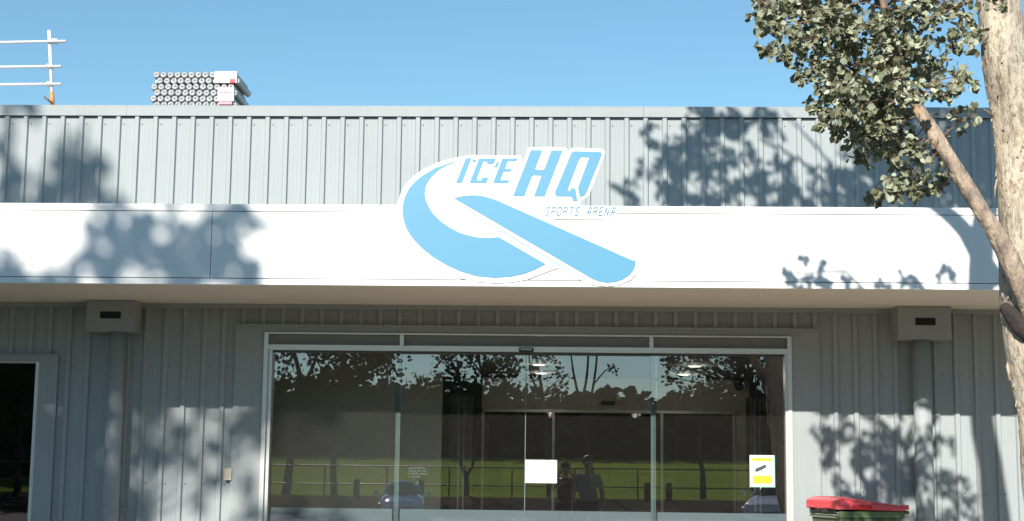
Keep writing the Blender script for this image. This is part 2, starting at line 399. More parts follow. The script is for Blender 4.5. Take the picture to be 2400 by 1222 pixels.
def pane(x0, x1, y, nm='glass_pane', gm=None):
    g = MB(); zt = T1-.02
    g.add([(x0, y, .02), (x1, y, .02), (x1, y, zt), (x0, y, zt)], [(0, 1, 2, 3)], 0)
    g.add([(x0, y, .02), (x1, y, .02), (x1, y, zt), (x0, y, zt), (x0, y+.01, .02), (x1, y+.01, .02), (x1, y+.01, zt), (x0, y+.01, zt)],
          [(5, 4, 7, 6), (0, 4, 5, 1), (1, 5, 6, 2), (2, 6, 7, 3), (3, 7, 4, 0)], 1)
    return g.build(nm, [gm or GLASS, CLEAR], E)
pane(gl_+.001, e1+.028, .030, gm=DUSTY); pane(e2-.028, gr_-.001, .030)
pane(e1-.03, ec-.003, .055); pane(ec+.003, e2+.03, .055)
g = MB()
g.box(e1-.016, e1-.001, .0405, .0495, .02, T1-.021); g.box(e1+.0, e1+.026, .0405, .046, .02, T1-.021); g.build('glass_edge', EDGE, E); g = MB()
g.box(e2-.026, e2+.0, .0405, .046, .02, T1-.021); g.box(e2+.004, e2+.016, .0405, .0495, .02, T1-.021)
g.build('glass_edge', EDGE, E)
g = MB(); g.box(ec-.0028, ec+.0028, .054, .066, .02, T1-.021); g.build('meeting_seal', mat('seal', (.16, .2, .2), .4), E)
BZ = at(1200, 1197, 0).z
g = MB(); g.box(gl_+.002, e1-.031, .0405, .0425, BZ-.16, BZ); g.box(e1-.029, ec-.004, .0655, .0675, BZ-.16, BZ); g.box(ec+.004, e2+.029, .0655, .0675, BZ-.16, BZ); g.box(e2+.031, gr_-.002, .0405, .0425, BZ-.16, BZ)
g.build('frosted_strip', FROST, E)
sx, sz = at(1234, 822, 0).x, at(1234, 822, 0).z
t = thing('door_sensor', (sx, -.05, sz), 'small black door sensor on the middle of the door head', 'sensor')
g = MB(); g.box(-.066, .066, -.03, .003, -.022, .022); g.build('housing', BLK, t, bevel=.006)
g = MB(); g.box(-.05, .05, -.033, -.0302, -.002, .012); g.build('lens_cover', mat('sensor_face', (.5, .5, .5), .3), t)

# left window
W = bpy.data.objects.new('window', None); COL.objects.link(W); W.parent = B
g = MB(); g.box(-9, XW-.0, -.034, -.002, ZWH+.002, ZWF); g.box(XW+.002, XWF, -.034, -.002, 0, ZWF); g.box(-9, XWF+.012, -.045, -.0345, ZWF-.01, ZWF+.004)
g.build('window_flashing', FLASH, B)
g = MB(); g.box(XW-.032, XW, -.03, .08, 0, ZWH); g.box(-9, XW-.0325, -.028, .08, ZWH-.012, ZWH); g.build('frame', ALU, W, bevel=.003)
g = MB(); z1 = ZWH-.013; x1 = XW-.0326
g.add([(-9, .04, .05), (x1, .04, .05), (x1, .04, z1), (-9, .04, z1)], [(0, 1, 2, 3)])
g.add([(-9, .05, .05), (x1, .05, .05), (x1, .05, z1), (-9, .05, z1)], [(3, 2, 1, 0)], 1)
g.build('pane', [WGLASS, CLEAR], W)
g = MB(); g.box(-9, XW+.3, .5, .52, 0, 2.6); g.build('dark_room_backing', DARK, W)  # added dark sheet standing in for the unlit room behind the glass

# downpipes with rainwater heads
for nm, pl, pr_, bl, br, slot in (('l', 253, 292, 200, 312, (235, 283, 730, 747)), ('r', 2140, 2182, 2105, 2230, (2145, 2193, 745, 763))):
    Yb = -.28
    xa, xb = at(bl, 770, Yb).x, at(br, 770, Yb).x
    zb = at((bl+br)/2, 775 if nm == 'l' else 794, Yb).z
    pc = (at(pl, 900, -.15).x+at(pr_, 900, -.15).x)/2; prad = (at(pr_, 900, -.15).x-at(pl, 900, -.15).x)/2
    rh = MB(); rh.box(xa, xb, Yb, -.031, zb, SOFZ-.002); o = rh.build('rainwater_head', FLASH, B, bevel=.004)
    q = MB(); q.box(xa-.004, xb+.004, Yb-.004, -.032, zb-.003, zb+.012); q.build('folded_seam', FLASH, o)
    s0, s1 = at(slot[0], slot[2], Yb), at(slot[1], slot[3], Yb)
    q = MB(); q.box(s0.x, s1.x, Yb-.0015, Yb+.02, s1.z, s0.z); q.build('overflow_slot', DARK, o)
    q = MB(); q.tube([(pc, -.15, zb), (pc, -.15, 0)], prad, 24); dpipe = q.build('downpipe', FLASH, B, True)
    for zz in (1.0, .2):
        q = MB(); q.tube([(pc, -.15, zz), (pc, -.15, zz+.03)], prad+.003, 24); q.box(pc-prad-.03, pc+prad+.03, -.05, -.03, zz, zz+.03); q.build('pipe_bracket', FLASH, dpipe)

# wall plate
p0, p1 = at(526, 1098, -.03), at(543, 1126, -.03)
t = thing('switch_plate', ((p0.x+p1.x)/2, -.034, (p0.z+p1.z)/2), 'small beige switch plate on the flat wall flashing left of the entrance', 'switch plate')
hw, hh = (p1.x-p0.x)/2, (p0.z-p1.z)/2
g = MB(); g.box(-hw, hw, -.014, 0.004, -hh, hh); g.build('plate', mat('beige_plastic', (.62, .55, .42), .45), t, bevel=.004)
g = MB(); g.box(-.012, .012, -.018, -.0145, -.02, .02); g.build('rocker', mat('beige_rocker', (.66, .60, .48), .4), t, bevel=.002)

# notices on the glass
def sheet(px0, py0, px1, py1, Y):
    a, b = at(px0, py0, Y), at(px1, py1, Y); return (a.x+b.x)/2, (a.z+b.z)/2, abs(b.x-a.x)/2, abs(a.z-b.z)/2
cx, cz, hw, hh = sheet(1231, 1078, 1305, 1133, .026)
g = MB(); g.box(cx-hw, cx+hw, .0515, .0545, cz-hh, cz+hh)
tag(g.build('paper_notice', PAPER), 'blank white landscape sheet of paper taped to the centre of the sliding doors', 'notice')
cx, cz, hw, hh = sheet(1757, 1067, 1815, 1141, .026)
t = thing('camera_warning_sign', (cx, .0285, cz), 'white and yellow camera warning sign with a camera symbol on the right glass pane', 'sign')
g = MB(); g.box(-hw, hw, -.003, 0, -hh, hh); g.build('board', PAPER, t)
g = MB(); g.box(-hw-.006, hw+.008, -.001, .001, -hh-.008, -hh-.0002); g.box(hw+.0002, hw+.008, -.001, .001, -hh, hh); g.build('edge', GREENI, t)
def bar(x0, x1, z0, z1, y0=-.0045, y1=-.0031): return (hw*x0, hw*x1, y0, y1, hh*z0, hh*z1)
g = MB(); g.box(*bar(-.8, .78, .62, .82)); g.build('yellow_band', YEL, t)
g = MB(); g.box(*bar(-.78, .78, -.82, -.30)); g.build('yellow_band', YEL, t)
g = MB()
for x0, x1 in ((-.7, -.3), (-.24, .02), (.1, .35), (.42, .7)): g.box(*bar(x0, x1, .69, .75, -.0055, -.0046))
for zz in (-.42, -.66):
    for x0, x1 in ((-.68, -.35), (-.3, .0), (.08, .3), (.38, .68)): g.box(*bar(x0, x1, zz-.04, zz+.03, -.0055, -.0046))
g.build('band_text', YELD, t)
g = MB()
def tp(pts): return [(hw*x, hh*z) for x, z in pts]
g.prism(tp([(-.58, .02), (-.52, .14), (.22, .40), (.36, .34), (.32, .20), (-.42, -.08), (-.55, -.06)]), -.005, -.0031)
g.prism(tp([(-.06, .06), (.0, .09), (.02, -.2), (-.04, -.2)]), -.005, -.0031)
for k in range(5): g.box(*bar(.08+k*.11, .13+k*.11, -.215, -.195, -.005, -.0031))
g.build('camera_symbol', GREYI, t)
cx, cz, hw, hh = sheet(958, 1093, 1003, 1121, .05)
t = thing('door_lettering', (cx, .054, cz), 'four short lines of faded dark lettering stuck on the left sliding pane', 'lettering')
g = MB()
for r_, ws in enumerate(((.9,), (.42, .2, .22), (.1, .4, .42), (.08, .5))):
    x = -hw
    for q in ws:
        wd = q*1.9*hw
        n = max(2, int(wd/.011))
        for k in range(n):
            g.box(x+k*wd/n, x+(k+.72)*wd/n, -.001, 0, hh*(.78-r_*.5)-.012, hh*(.78-r_*.5)+random.choice((.003, .0, .006)))
        x += wd+.012
g.build('text_lines', mat('faded_print', (.06, .07, .07), .6), t)

# ------------------------------------------------------------------ logo sign
SY = FY-.011
LG = thing('logo_sign', (at(1215, 664, SY).x, SY, FB), 'big cut out sign with a light blue swoosh and tall HQ lettering over the canopy', 'sign')
def P(pts, Y=SY):
    o = LG.location
    return [(at(x, y, Y).x-o.x, at(x, y, Y).z-o.z) for x, y in pts]
board = [(1075,368.6),(1050,374),(1024,382),(994,396),(971.5,411),(952.7,430),(940.5,450),(933,473),(930,500),(934,525),(942,548),(955,571),(973,594),(1000,616),(1033,635),(1072,650),
 (1110,660),(1158,664),(1200,662),(1238,655),(1262,645),(1307,628),(1362,657),(1385,668),(1422,672),(1450,669),(1475,658),(1490,645),(1497,630),(1499,612),(1494,602),(1300,519),(1300,514),(1445,515),(1449,485),
 (1361,483),(1361.5,470),(1371,466),(1381,456),(1417,360),(1417,354),(1413,350.5),(1406,349),(1342,346.5),(1336,350),(1331,357),(1329,349),(1326,346),(1289,345),(1240,345.5),(1236,352),(1226,380),(1221,386),(1222,368),(1219,365),(1100,364)]
def blob(name, pts, mt, y0, y1, par):
    g = MB(); g.prism(P(pts), y0, y1); return g.build(name, mt, par)
blob('backing_board', board, WHITE, 0, .006, LG)
cres = [(1081,375.7),(1050.5,383.6),(1020.4,394),(990.3,411.9),(971.5,426.9),(958.3,442.9),(948.9,461.7),(944.2,480.5),(943.3,499.4),(946.1,518.2),(952.7,537),(961,551),(973,566),(990.2,583.5),(1015,603),(1046,621.7),(1080.4,637.2),(1117.7,648),(1158,651.8),(1195.4,649.6),(1229.6,642.5),(1254.5,632.5),(1279.4,619.5),
 (1169,555.8),(1152,557.6),(1135,558),(1112.6,555.8),(1080.6,547.3),(1056.2,535.1),(1035.5,521),(1016.7,503.1),(1004.4,484.3),(997.9,469.2),(995.4,454.2),(997.9,437.3),(1005.4,422.2),(1016.7,409),(1031.7,396.5),(1048.7,387.5),(1065.6,381)]
blob('swoosh', cres, BLUE, -.004, -.0005, LG)
blade = [(1063.3,464.9),(1075,461.7),(1090,458.9),(1107,457.6),(1125.8,458.9),(1142.8,462.7),(1163.5,469.5),(1484.6,611.7),(1488.7,609.2),(1489.3,621.7),(1484.6,634.1),(1475.3,645),(1459.8,655.9),(1441,662),(1422.4,663.3),(1403.8,660.5),(1388.2,654.3)]
blob('blade', blade, BLUE, -.004, -.0005, LG)
blob('pinstripe', [(1097.5,493),(1220,566.6),(1347.8,642),(1347,643.5),(1219,569),(1097,494.4)], PALEB, -.004, -.0005, LG)
z4 = lambda l: [(900+x/5.314, 330+y/5.314) for x, y in l]
z5 = lambda l: [(1190+x/7.188, 330+y/7.188) for x, y in l]
blob('letter', z4([(1020,218),(1088,218),(970,525),(897,525)]), BLUE, -.004, -.0005, LG)
blob('accent_mark', z4([(1108,235),(1150,235),(1140,265),(1096,265)]), BLUE, -.004, -.0005, LG)
blob('letter', z4([(1185,222),(1387,222),(1378,265),(1352,294),(1275,292),(1290,262),(1238,258),(1150,490),(1213,495),(1224,458),(1299,458),(1272,525),(1065,525)]), BLUE, -.004, -.0005, LG)
blob('accent_mark', z4([(1403,263),(1432,263),(1410,337),(1370,327),(1365,315),(1388,312)]), BLUE, -.004, -.0005, LG)
blob('letter', z4([(1475,222),(1664,222),(1645,257),(1540,257),(1505,352),(1592,352),(1572,385),(1490,385),(1447,492),(1560,492),(1540,530),(1358,527)]), BLUE, -.004, -.0005, LG)
blob('letter', z5([(390,160),(582,160),(465,470),(480,490),(600,490),(620,470),(735,165),(925,165),(620,940),(440,940),(562,610),(545,588),(430,585),(405,602),(280,935),(88,935)]), BLUE, -.004, -.0005, LG)
blob('letter', z5([(1060,230),(1090,190),(1130,178),(1560,192),(1585,207),(1580,250),(1320,890),(1290,925),(1250,942),(1210,945),(1180,800),(1370,285),(1235,280),(1205,312),(1008,830),(1022,845),(1050,850),(1060,800),(1140,805),(1175,1020),(1100,1020),(1080,955),(1058,941),(830,940),(800,920),(795,870)]), BLUE, -.004, -.0005, LG)
# small line of stroke letters: SPORTS ARENA
TXT = mat('small_letter_vinyl', (.07, .21, .34), .45)
STR = {'S': [[(1, 1), (.25, 1), (.1, .8), (.2, .55), (.8, .45), (.85, .2), (.7, 0), (0, 0)]], 'P': [[(0, 0), (0, 1), (.8, 1), (.9, .75), (.8, .5), (0, .5)]],
       'O': [[(0, 0), (0, 1), (.9, 1), (.9, 0), (0, 0)]], 'R': [[(0, 0), (0, 1), (.8, 1), (.9, .75), (.8, .5), (0, .5)], [(.4, .5), (.9, 0)]],
       'T': [[(0, 1), (1, 1)], [(.5, 1), (.5, 0)]], 'A': [[(0, 0), (.35, 1), (.85, 1), (.85, 0)], [(.2, .4), (.85, .4)]], 'E': [[(.9, 1), (0, 1), (0, 0), (.9, 0)], [(0, .5), (.7, .5)]],
       'N': [[(0, 0), (0, 1), (.85, 0), (.85, 1)]]}
g = MB()
def stroke(g, pts, wd):
    for a, b in zip(pts, pts[1:]):
        a, b = Vector(a), Vector(b); d = (b-a); l = d.length; d /= l; n = Vector((-d.y, d.x))*wd/2; e = d*wd*.3
        q = [a-e+n, a-e-n, b+e-n, b+e+n]; g.prism(P([tuple(v) for v in q]), stroke.y, -.0005); stroke.y -= .00005
stroke.y = -.004
for wi, word in enumerate(('SPORTS', 'ARENA')):
    px = (1277, 1375)[wi]
    for ch in word:
        for st in STR[ch]:
            y0 = 504.5+(px-1277)*.004
            stroke(g, [(px+x*8.5+z*4.2, y0-z*18) for x, z in st], 1.9)
        px += 13.9
    g.build('small_lettering', TXT, LG); g = MB()

# ------------------------------------------------------------------ roof: guard rail, board, silver bundles
GY = .75
gp = [at(123.5, 245, GY), at(115, 72, GY)]
t = thing('guard_rail', gp[0], 'white tubular guard rail with an orange foot at the left end of the roof', 'guard rail')
lc = lambda p: tuple(Vector(p)-t.location)
g = MB(); a, b = gp; g.tube([lc(a+(b-a)*.04), lc(b)], .0165, 12); g.build('post', mat('white_rail_paint', (.8, .8, .8), .4), t, True)
for px, py, pl in ((155, 97, 100.5), (143, 156, 158), (143, 197.3, 199)):
    e0 = at(px, py, GY-.035); e1_ = at(-30, pl, GY+.0)
    e1_ = e0+(e1_-e0)*6
    g = MB(); g.tube([lc(e0), lc(e1_)], .0145, 12); rl = g.build('rail', t.children[0].data.materials[0], t, True)
    cp = at(px-32+5, py-1, GY-.02)
    g = MB(); g.box(cp.x-.03-t.location.x, cp.x+.03-t.location.x, -.03, .02, cp.z-.028-t.location.z, cp.z+.02-t.location.z); g.build('clamp', ALU, rl, bevel=.004)
g = MB(); g.tube([lc(at(123.5, 247, GY)), lc(at(121.5, 217, GY))], .021, 10); g.build('foot_sleeve', mat('orange_paint', (.62, .27, .07), .5, var=.2), t, True)
g = MB(); g.tube([lc(at(123, 243, GY-.03)), lc(at(103, 227, GY-.06))], .010, 8); g.build('locking_lever', mat('rusty_steel', (.16, .10, .08), .6, .4), t, True)
be = at(157, 249, GY-.25)
g = MB(); g.box(-14, be.x, PY+.31, GY+.5, 4.6, be.z+.018); 
tag(g.build('roof_board', mat('pale_roof_board', (.74, .70, .62), .6, var=.05)), 'long pale board lying along the roof edge below the guard rail', 'board')
SYB = .95
FOIL = mat('silver_foil_wrap', (.36, .37, .375), .4, .25, var=.4, vscale=30, bump=.5, bscale=70)
FOILD = mat('dull_cut_end', (.45, .48, .5), .6, .4, var=.3, vscale=60)
TAPE = mat('white_wrap_label', (.85, .85, .84), .6); PINK = mat('faded_pink_print', (.78, .30, .36), .6); RED = mat('red_print', (.65, .05, .07), .5)
pl0 = at(351, 247, SYB); pr0 = at(555, 247, SYB)
zt = at(450, 168, SYB).z; pitch = (pr0.x-pl0.x)/12.4; rad = pitch*.5
rows = []; z = zt-rad
while z > 4.40: rows.append(z); z -= pitch*.87
z0 = rows[-1]-rad-.002
tubeme = None
def bundle(idx, rws, lab):
    global tubeme
    b = thing('foil_bundle', (pl0.x, SYB, rws[-1]-rad), lab, 'bundle', 'silver bundles stacked on the roof')
    for r_, zz in enumerate(rws):
        off = (rows.index(zz) % 2)*pitch*.5 + (.0 if idx else .02)
        n = 12 if (rows.index(zz) % 2) else 12
        for k in range(n):
            if tubeme is None:
                g = MB(); g.lathe([(rad*.15, .004), (rad*.3, -.002), (rad*.6, -.008), (rad*.88, -.003), (rad*.98, .012), (rad, .03), (rad, .52), (rad*.9, .54)], (0, 0, 0), 'y', 14)
                o = g.build('foil_tube', FOIL, b, True); tubeme = o.data
            else:
                o = bpy.data.objects.new('foil_tube', tubeme); COL.objects.link(o); o.parent = b
            o.location = (off+rad+k*pitch, random.uniform(-.006, .006), zz-b.location.z); o.rotation_euler = (0, random.uniform(0, 6), 0)
    g = MB(); g.box(rad, 11.4*pitch, .03, .5, rad*.6, rws[0]-b.location.z+rad*.3); g.build('foil_core', FOILD, b)
    return b
nu = 2
b1 = bundle(0, rows[:nu], 'upper bundle of silver foil tubes with a white wrap on the roof')
b2 = bundle(1, rows[nu:], 'lower bundle of silver foil tubes with faded pink labels on the roof')
def wrap(b, px0, py0, px1, py1, mt, y0, nm, d=.05):
    a, c_ = at(px0, py0, SYB), at(px1, py1, SYB); l = b.location
    g = MB(); g.box(a.x-l.x, c_.x-l.x, y0-d, y0+.02, c_.z-l.z, a.z-l.z); return g.build(nm, mt, b, bevel=.004)
w1 = wrap(b1, 505, 169, 556, 196, TAPE, -.02, 'wrap_label', .01); wrap(b1, 540, 187, 553, 196.5, RED, -.0305, 'red_print', .002)
wrap(b2, 512, 207, 549, 239, TAPE, -.02, 'wrap_label', .008); wrap(b2, 514, 215, 543, 221, PINK, -.0285, 'pink_print', .002); wrap(b2, 514, 240, 545, 247, PINK, -.0285, 'pink_print', .002)
g = MB(); g.box(pl0.x-.02, pr0.x+.1, SYB+.02, SYB+.5, 4.5, z0); 
tag(g.build('bundle_bearer', mat('rough_timber', (.4, .3, .2), .8)), 'timber bearer under the silver bundles on the roof', 'timber')

# ------------------------------------------------------------------ wheelie bin
RZ = R(20)
bc = at(1968, 1199, -0.85)                      # near top corner of the rim
ux = Vector((-math.cos(RZ), -math.sin(RZ), 0)); uy = Vector((math.sin(RZ), -math.cos(RZ), 0))
LEN, WID = .62, .50
ctr = bc - ux*LEN/2 - uy*WID/2; ctr.z = 0
BIN = thing('wheelie_bin', ctr, 'dark green wheelie bin with a red lid held ajar by rubbish', 'bin', None, math.pi+RZ)
GRN = mat('green_bin_plastic', (.085, .135, .06), .5, var=.12, vscale=8); REDP = mat('red_bin_plastic', (.66, .082, .098), .45, var=.10, vscale=9)
Hh = bc.z
g = MB()
def ring(x0, x1, y0, y1, z): return [(x0, y0, z), (x1, y0, z), (x1, y1, z), (x0, y1, z)]
lv = [(.78, .80, .06, -.02), (.80, .82, .10, -.02), (.955, .95, Hh-.10, 0), (.965, .96, Hh-.05, 0)]
vs = []
for a, b, z, o in lv: vs += ring(-LEN/2*a+o*-1, LEN/2*a, -WID/2*b, WID/2*b, z)
fs = [(0, 3, 2, 1)]
for i in range(len(lv)-1): fs += [(i*4+k, i*4+(k+1) % 4, (i+1)*4+(k+1) % 4, (i+1)*4+k) for k in range(4)]
fs += [(12, 13, 14, 15)]
g.add(vs, fs); g.build('body', GRN, BIN, bevel=.012)
# note: local +x points to the bin's front (left in the photo), +y towards the camera side
g = MB(); x, y = LEN/2, WID/2
g.box(-x, x, -y, -y+.02, Hh-.055, Hh); g.box(-x, x, y-.02, y, Hh-.055, Hh); g.box(-x, -x+.02, -y+.0205, y-.0205, Hh-.055, Hh-.0003); g.box(x-.02, x, -y+.0205, y-.0205, Hh-.055, Hh-.0003)
g.build('rim', GRN, BIN, bevel=.006)
g = MB()
for zz in (Hh-.012, Hh-.032, Hh-.052): g.box(x+.0005, x+.010, -y+.01, y-.01, zz-.006, zz+.006)
g.build('lift_comb', mat('pale_grey_green', (.24, .26, .20), .6, var=.25, vscale=25), BIN, bevel=.003)  # comb paler and greyer than the bin body, mottled at random
g = MB()
for xa, xb in ((-x+.05, -x+.15), (-x+.2, x-.17), (x-.14, x-.045)):
    g.box(xa, xb, y*.955, y+.004, Hh-.135, Hh-.062)
    g.box(xa+.012, xb-.012, y+.0042, y+.006, Hh-.125, Hh-.072)
g.build('side_pocket', mat('bin_recess', (.05, .075, .04), .6), BIN, bevel=.003)
# lid: tilted dome with lip, hinge at the back (-x)
lid = bpy.data.objects.new('lid', None); COL.objects.link(lid); lid.parent = BIN; lid.location = (-x+.0, 0, Hh+.004); lid.rotation_euler = (0, R(-1.1), 0)
g = MB(); xl = LEN+.03; yl = WID/2+.012
vs = []
for ins, zb_, zf_ in ((0, 0, 0), (0, .026, .070), (.03, .046, .094), (.095, .052, .104)):
    xa, xb_ = ins*.9, xl-ins
    vs += [(xa, -yl+ins, zb_), (xb_, -yl+ins, zf_), (xb_, yl-ins, zf_), (xa, yl-ins, zb_)]
fs = [(0, 3, 2, 1)] + [(i*4+k, i*4+(k+1) % 4, (i+1)*4+(k+1) % 4, (i+1)*4+k) for i in range(3) for k in range(4)] + [(12, 13, 14, 15)]
g.add(vs, fs); g.build('lid_shell', REDP, lid, bevel=.008)
g = MB(); g.box(xl*.50, xl*.78, yl-.02, yl+.012, .006, .040); g.build('lid_grip', mat('red_grip', (.42, .015, .02), .45), lid, bevel=.006)
for yy in (-.2, .1):
    g = MB(); g.box(xl-.005, xl+.03, yy, yy+.1, .006, .024); g.build('lid_grip', REDP, lid, bevel=.006)
g = MB()
for yy in (-yl+.02, yl-.05): g.box(-.05, .02, yy, yy+.03, .01, .05)
g.build('hinge_lug', REDP, lid, bevel=.006)
g = MB(); g.tube([(-x-.05, -y+.03, Hh-.01), (-x-.05, y-.03, Hh-.01)], .016, 10); g.build('handle', GRN, BIN, True)
for yy in (-y*.8, y*.8):
    g = MB(); g.lathe([(.03, -.025), (.085, -.025), (.1, -.015), (.1, .015), (.085, .025), (.03, .025)], (0, 0, 0), 'y', 20)
    wh = g.build('wheel', BLK, BIN, True); wh.location = (-x*.82, yy, .1)
rb = MB()
random.seed(3)
ptsb = []
for i in range(9):
    t_ = i/8; rb_pts = (x-.19+.24*t_, y-.02-.42*abs(t_-.5)*.2, Hh+.004+.03*t_)
NB = 14
for i in range(NB):
    a = -y+.02+(WID-.05)*i/(NB-1)
    for k, (dx, dz) in enumerate(((-.12, .03), (-.03, .055), (.03, .04), (.05, .0), (.03, -.02))):
        ptsb.append((x+dx+random.uniform(-.012, .012)-.02, a, Hh+dz+random.uniform(-.008, .008)))
rb.add(ptsb, [(i*5+k, i*5+k+1, (i+1)*5+k+1, (i+1)*5+k) for i in range(NB-1) for k in range(4)])
o = rb.build('rubbish_bag', mat('black_bag_film', (.018, .018, .02), .25, bump=.6, bscale=30), None)
o.location = BIN.location; o.rotation_euler = BIN.rotation_euler
sm = o.modifiers.new('s', 'SOLIDIFY'); sm.thickness = .004
tag(o, 'black rubbish bag poking out under the red bin lid', 'bag')
#PART2
# ------------------------------------------------------------------ eucalypt at the right edge
def bark_mat():
    m = mat('pale_gum_bark', (.62, .54, .42), .85, var=.0); n = m.node_tree; L = n.links; b = n.nodes['Principled BSDF']
    tc = n.nodes['Texture Coordinate']
    def tex(kind, sc, st, det=6):
        mp = n.nodes.new('ShaderNodeMapping'); mp.inputs['Scale'].default_value = st; L.new(tc.outputs['Object'], mp.inputs[0])
        q = n.nodes.new(kind); q.inputs['Scale'].default_value = sc; L.new(mp.outputs[0], q.inputs['Vector'])
        if kind == 'ShaderNodeTexNoise': q.inputs['Detail'].default_value = det; q.inputs['Roughness'].default_value = .7
        return q
    a = tex('ShaderNodeTexNoise', 7, (1, 1, .32)); c = tex('ShaderNodeTexNoise', 38, (1, 1, .4)); d = tex('ShaderNodeTexNoise', 2.2, (1.2, 1.2, .35), 3)
    r1 = n.nodes.new('ShaderNodeValToRGB'); e = r1.color_ramp.elements
    e[0].position = .33; e[0].color = (.36, .30, .24, 1); e[1].position = .70; e[1].color = (.76, .69, .57, 1)
    k = e.new(.5); k.color = (.60, .53, .43, 1)
    L.new(a.outputs[0], r1.inputs[0])
    r2 = n.nodes.new('ShaderNodeValToRGB'); e = r2.color_ramp.elements; e[0].position = .38; e[0].color = (.52, .48, .44, 1); e[1].position = .52; e[1].color = (1, 1, 1, 1)
    L.new(c.outputs[0], r2.inputs[0])
    r3 = n.nodes.new('ShaderNodeValToRGB'); e = r3.color_ramp.elements; e[0].position = .42; e[0].color = (.84, .83, .82, 1); e[1].position = .6; e[1].color = (1.0, .95, .84, 1)
    L.new(d.outputs[0], r3.inputs[0])
    def mulc(x, y):
        q = n.nodes.new('ShaderNodeMix'); q.data_type = 'RGBA'; q.blend_type = 'MULTIPLY'; q.inputs[0].default_value = 1
        L.new(x, q.inputs[6]); L.new(y, q.inputs[7]); return q.outputs[2]
    col = mulc(mulc(r1.outputs[0], r2.outputs[0]), r3.outputs[0]); L.new(col, b.inputs['Base Color'])
    ad = n.nodes.new('ShaderNodeMath'); ad.operation = 'MULTIPLY_ADD'; ad.inputs[1].default_value = .6
    L.new(c.outputs[0], ad.inputs[0]); L.new(a.outputs[0], ad.inputs[2])
    bp = n.nodes.new('ShaderNodeBump'); bp.inputs['Strength'].default_value = 1.0; bp.inputs['Distance'].default_value = .035
    L.new(ad.outputs[0], bp.inputs['Height']); L.new(bp.outputs[0], b.inputs['Normal']); return m
GUM = bark_mat()
LIMB = mat('tan_branch_bark', (.52, .40, .29), .8, col2=(.15, .115, .095), vscale=16, bump=.8, bscale=50, stretch=(1, 1, .45))
LIMBO = mat('orange_branch_patch', (.44, .26, .11), .7, var=.25, vscale=14)
TWIG = mat('reddish_twig', (.20, .10, .07), .6)
LEAF = leaf_mat('silver_gum_leaf', (.15, .14, .075), (.41, .43, .31), (.245, .262, .165), .10)

def noisy_tube(pts, rads, seg, amp, mb, seed, sub=8):
    rng = random.Random(seed); P_ = [Vector(p) for p in pts]; out = []; rr = []
    n = len(P_)
    for i in range(n-1):
        p0, p1, p2, p3 = P_[max(i-1, 0)], P_[i], P_[i+1], P_[min(i+2, n-1)]
        for k in range(sub):
            t = k/sub
            out.append(.5*((2*p1)+(p2-p0)*t+(2*p0-5*p1+4*p2-p3)*t*t+(3*p1-p0-3*p2+p3)*t**3)); rr.append(rads[i]+(rads[i+1]-rads[i])*t)
    out.append(P_[-1]); rr.append(rads[-1])
    s = len(mb.v); mb.tube(out, rr, seg)
    phs = [rng.uniform(0, 6.28) for _ in range(8)]
    for i in range(len(out)):
        for k in range(seg):
            v = Vector(mb.v[s+i*seg+k]); d = v-out[i]; a = 2*math.pi*k/seg
            f = 1+amp*(math.sin(3*a+phs[0]+i*.21)*.5+math.sin(5*a+phs[1]-i*.33)*.35+math.sin(2*a+i*.5+phs[2])*.35+rng.uniform(-.35, .35))
            mb.v[s+i*seg+k] = tuple(out[i]+d*f)
    return out

class Leaves:
    def __init__(s, seed): s.v = []; s.f = []; s.rng = random.Random(seed)
    def leaf(s, p, size, dr=None, lng=1.15):
        g = s.rng
        ax = Vector((g.gauss(0, 1), g.gauss(0, 1), g.gauss(-.4, .8))).normalized() if dr is None else (dr+Vector((g.gauss(0, .5), g.gauss(0, .5), g.gauss(-.2, .5)))).normalized()
        q = Vector((g.gauss(0, 1), g.gauss(0, 1), g.gauss(0, 1))); sd = ax.cross(q)
        if sd.length < 1e-3: return
        sd.normalize(); nm = ax.cross(sd); n = len(s.v); w_ = size*.5; l = size*lng; b = g.uniform(-.12, .12)*size
        for u, v_, d in ((0, 0, 0), (.25, .8, b), (.6, .95, b), (1, .12, 0), (.6, -.95, b), (.25, -.8, b)):
            s.v.append(tuple(p+ax*(l*u)+sd*(w_*v_)+nm*d))
        s.f.append((n, n+1, n+2, n+3)); s.f.append((n, n+3, n+4, n+5))
    def build(s, name, m, parent):
        b = MB(); b.v = s.v; b.f = s.f; b.mi = [0]*len(s.f); return b.build(name, m, parent)

TY = -5.0
tb = at(2570, 1740, TY); tb.z = -.17
GUMT = thing('gum_tree', (0, 0, 0), 'pale barked gum tree with silvery leaves leaning in front of the building on the right', 'tree')
tp_ = [((2640, 1780), 76), ((2520, 1400), 66), ((2458, 1120), 58), ((2443, 960), 56), ((2422, 830), 59), ((2408, 690), 62), ((2402, 500), 60), ((2389, 300), 57), ((2358, 150), 54), ((2344, 40), 50), ((2326, -120), 44)]
sc_ = 3498/8.6
tpts = [at(*p, TY) for p, r_ in tp_]; trad = [r_/sc_ for p, r_ in tp_]
top = tpts[-1]
tpts += [top+Vector((-.08, -.05, .55)), top+Vector((-.02, -.1, 1.3)), top+Vector((.25, -.1, 2.2)), top+Vector((.4, -.1, 3.4))]; trad += [.10, .085, .06, .03]
g = MB(); noisy_tube(tpts, trad, 40, .055, g, 4, 10)
rng = random.Random(12)
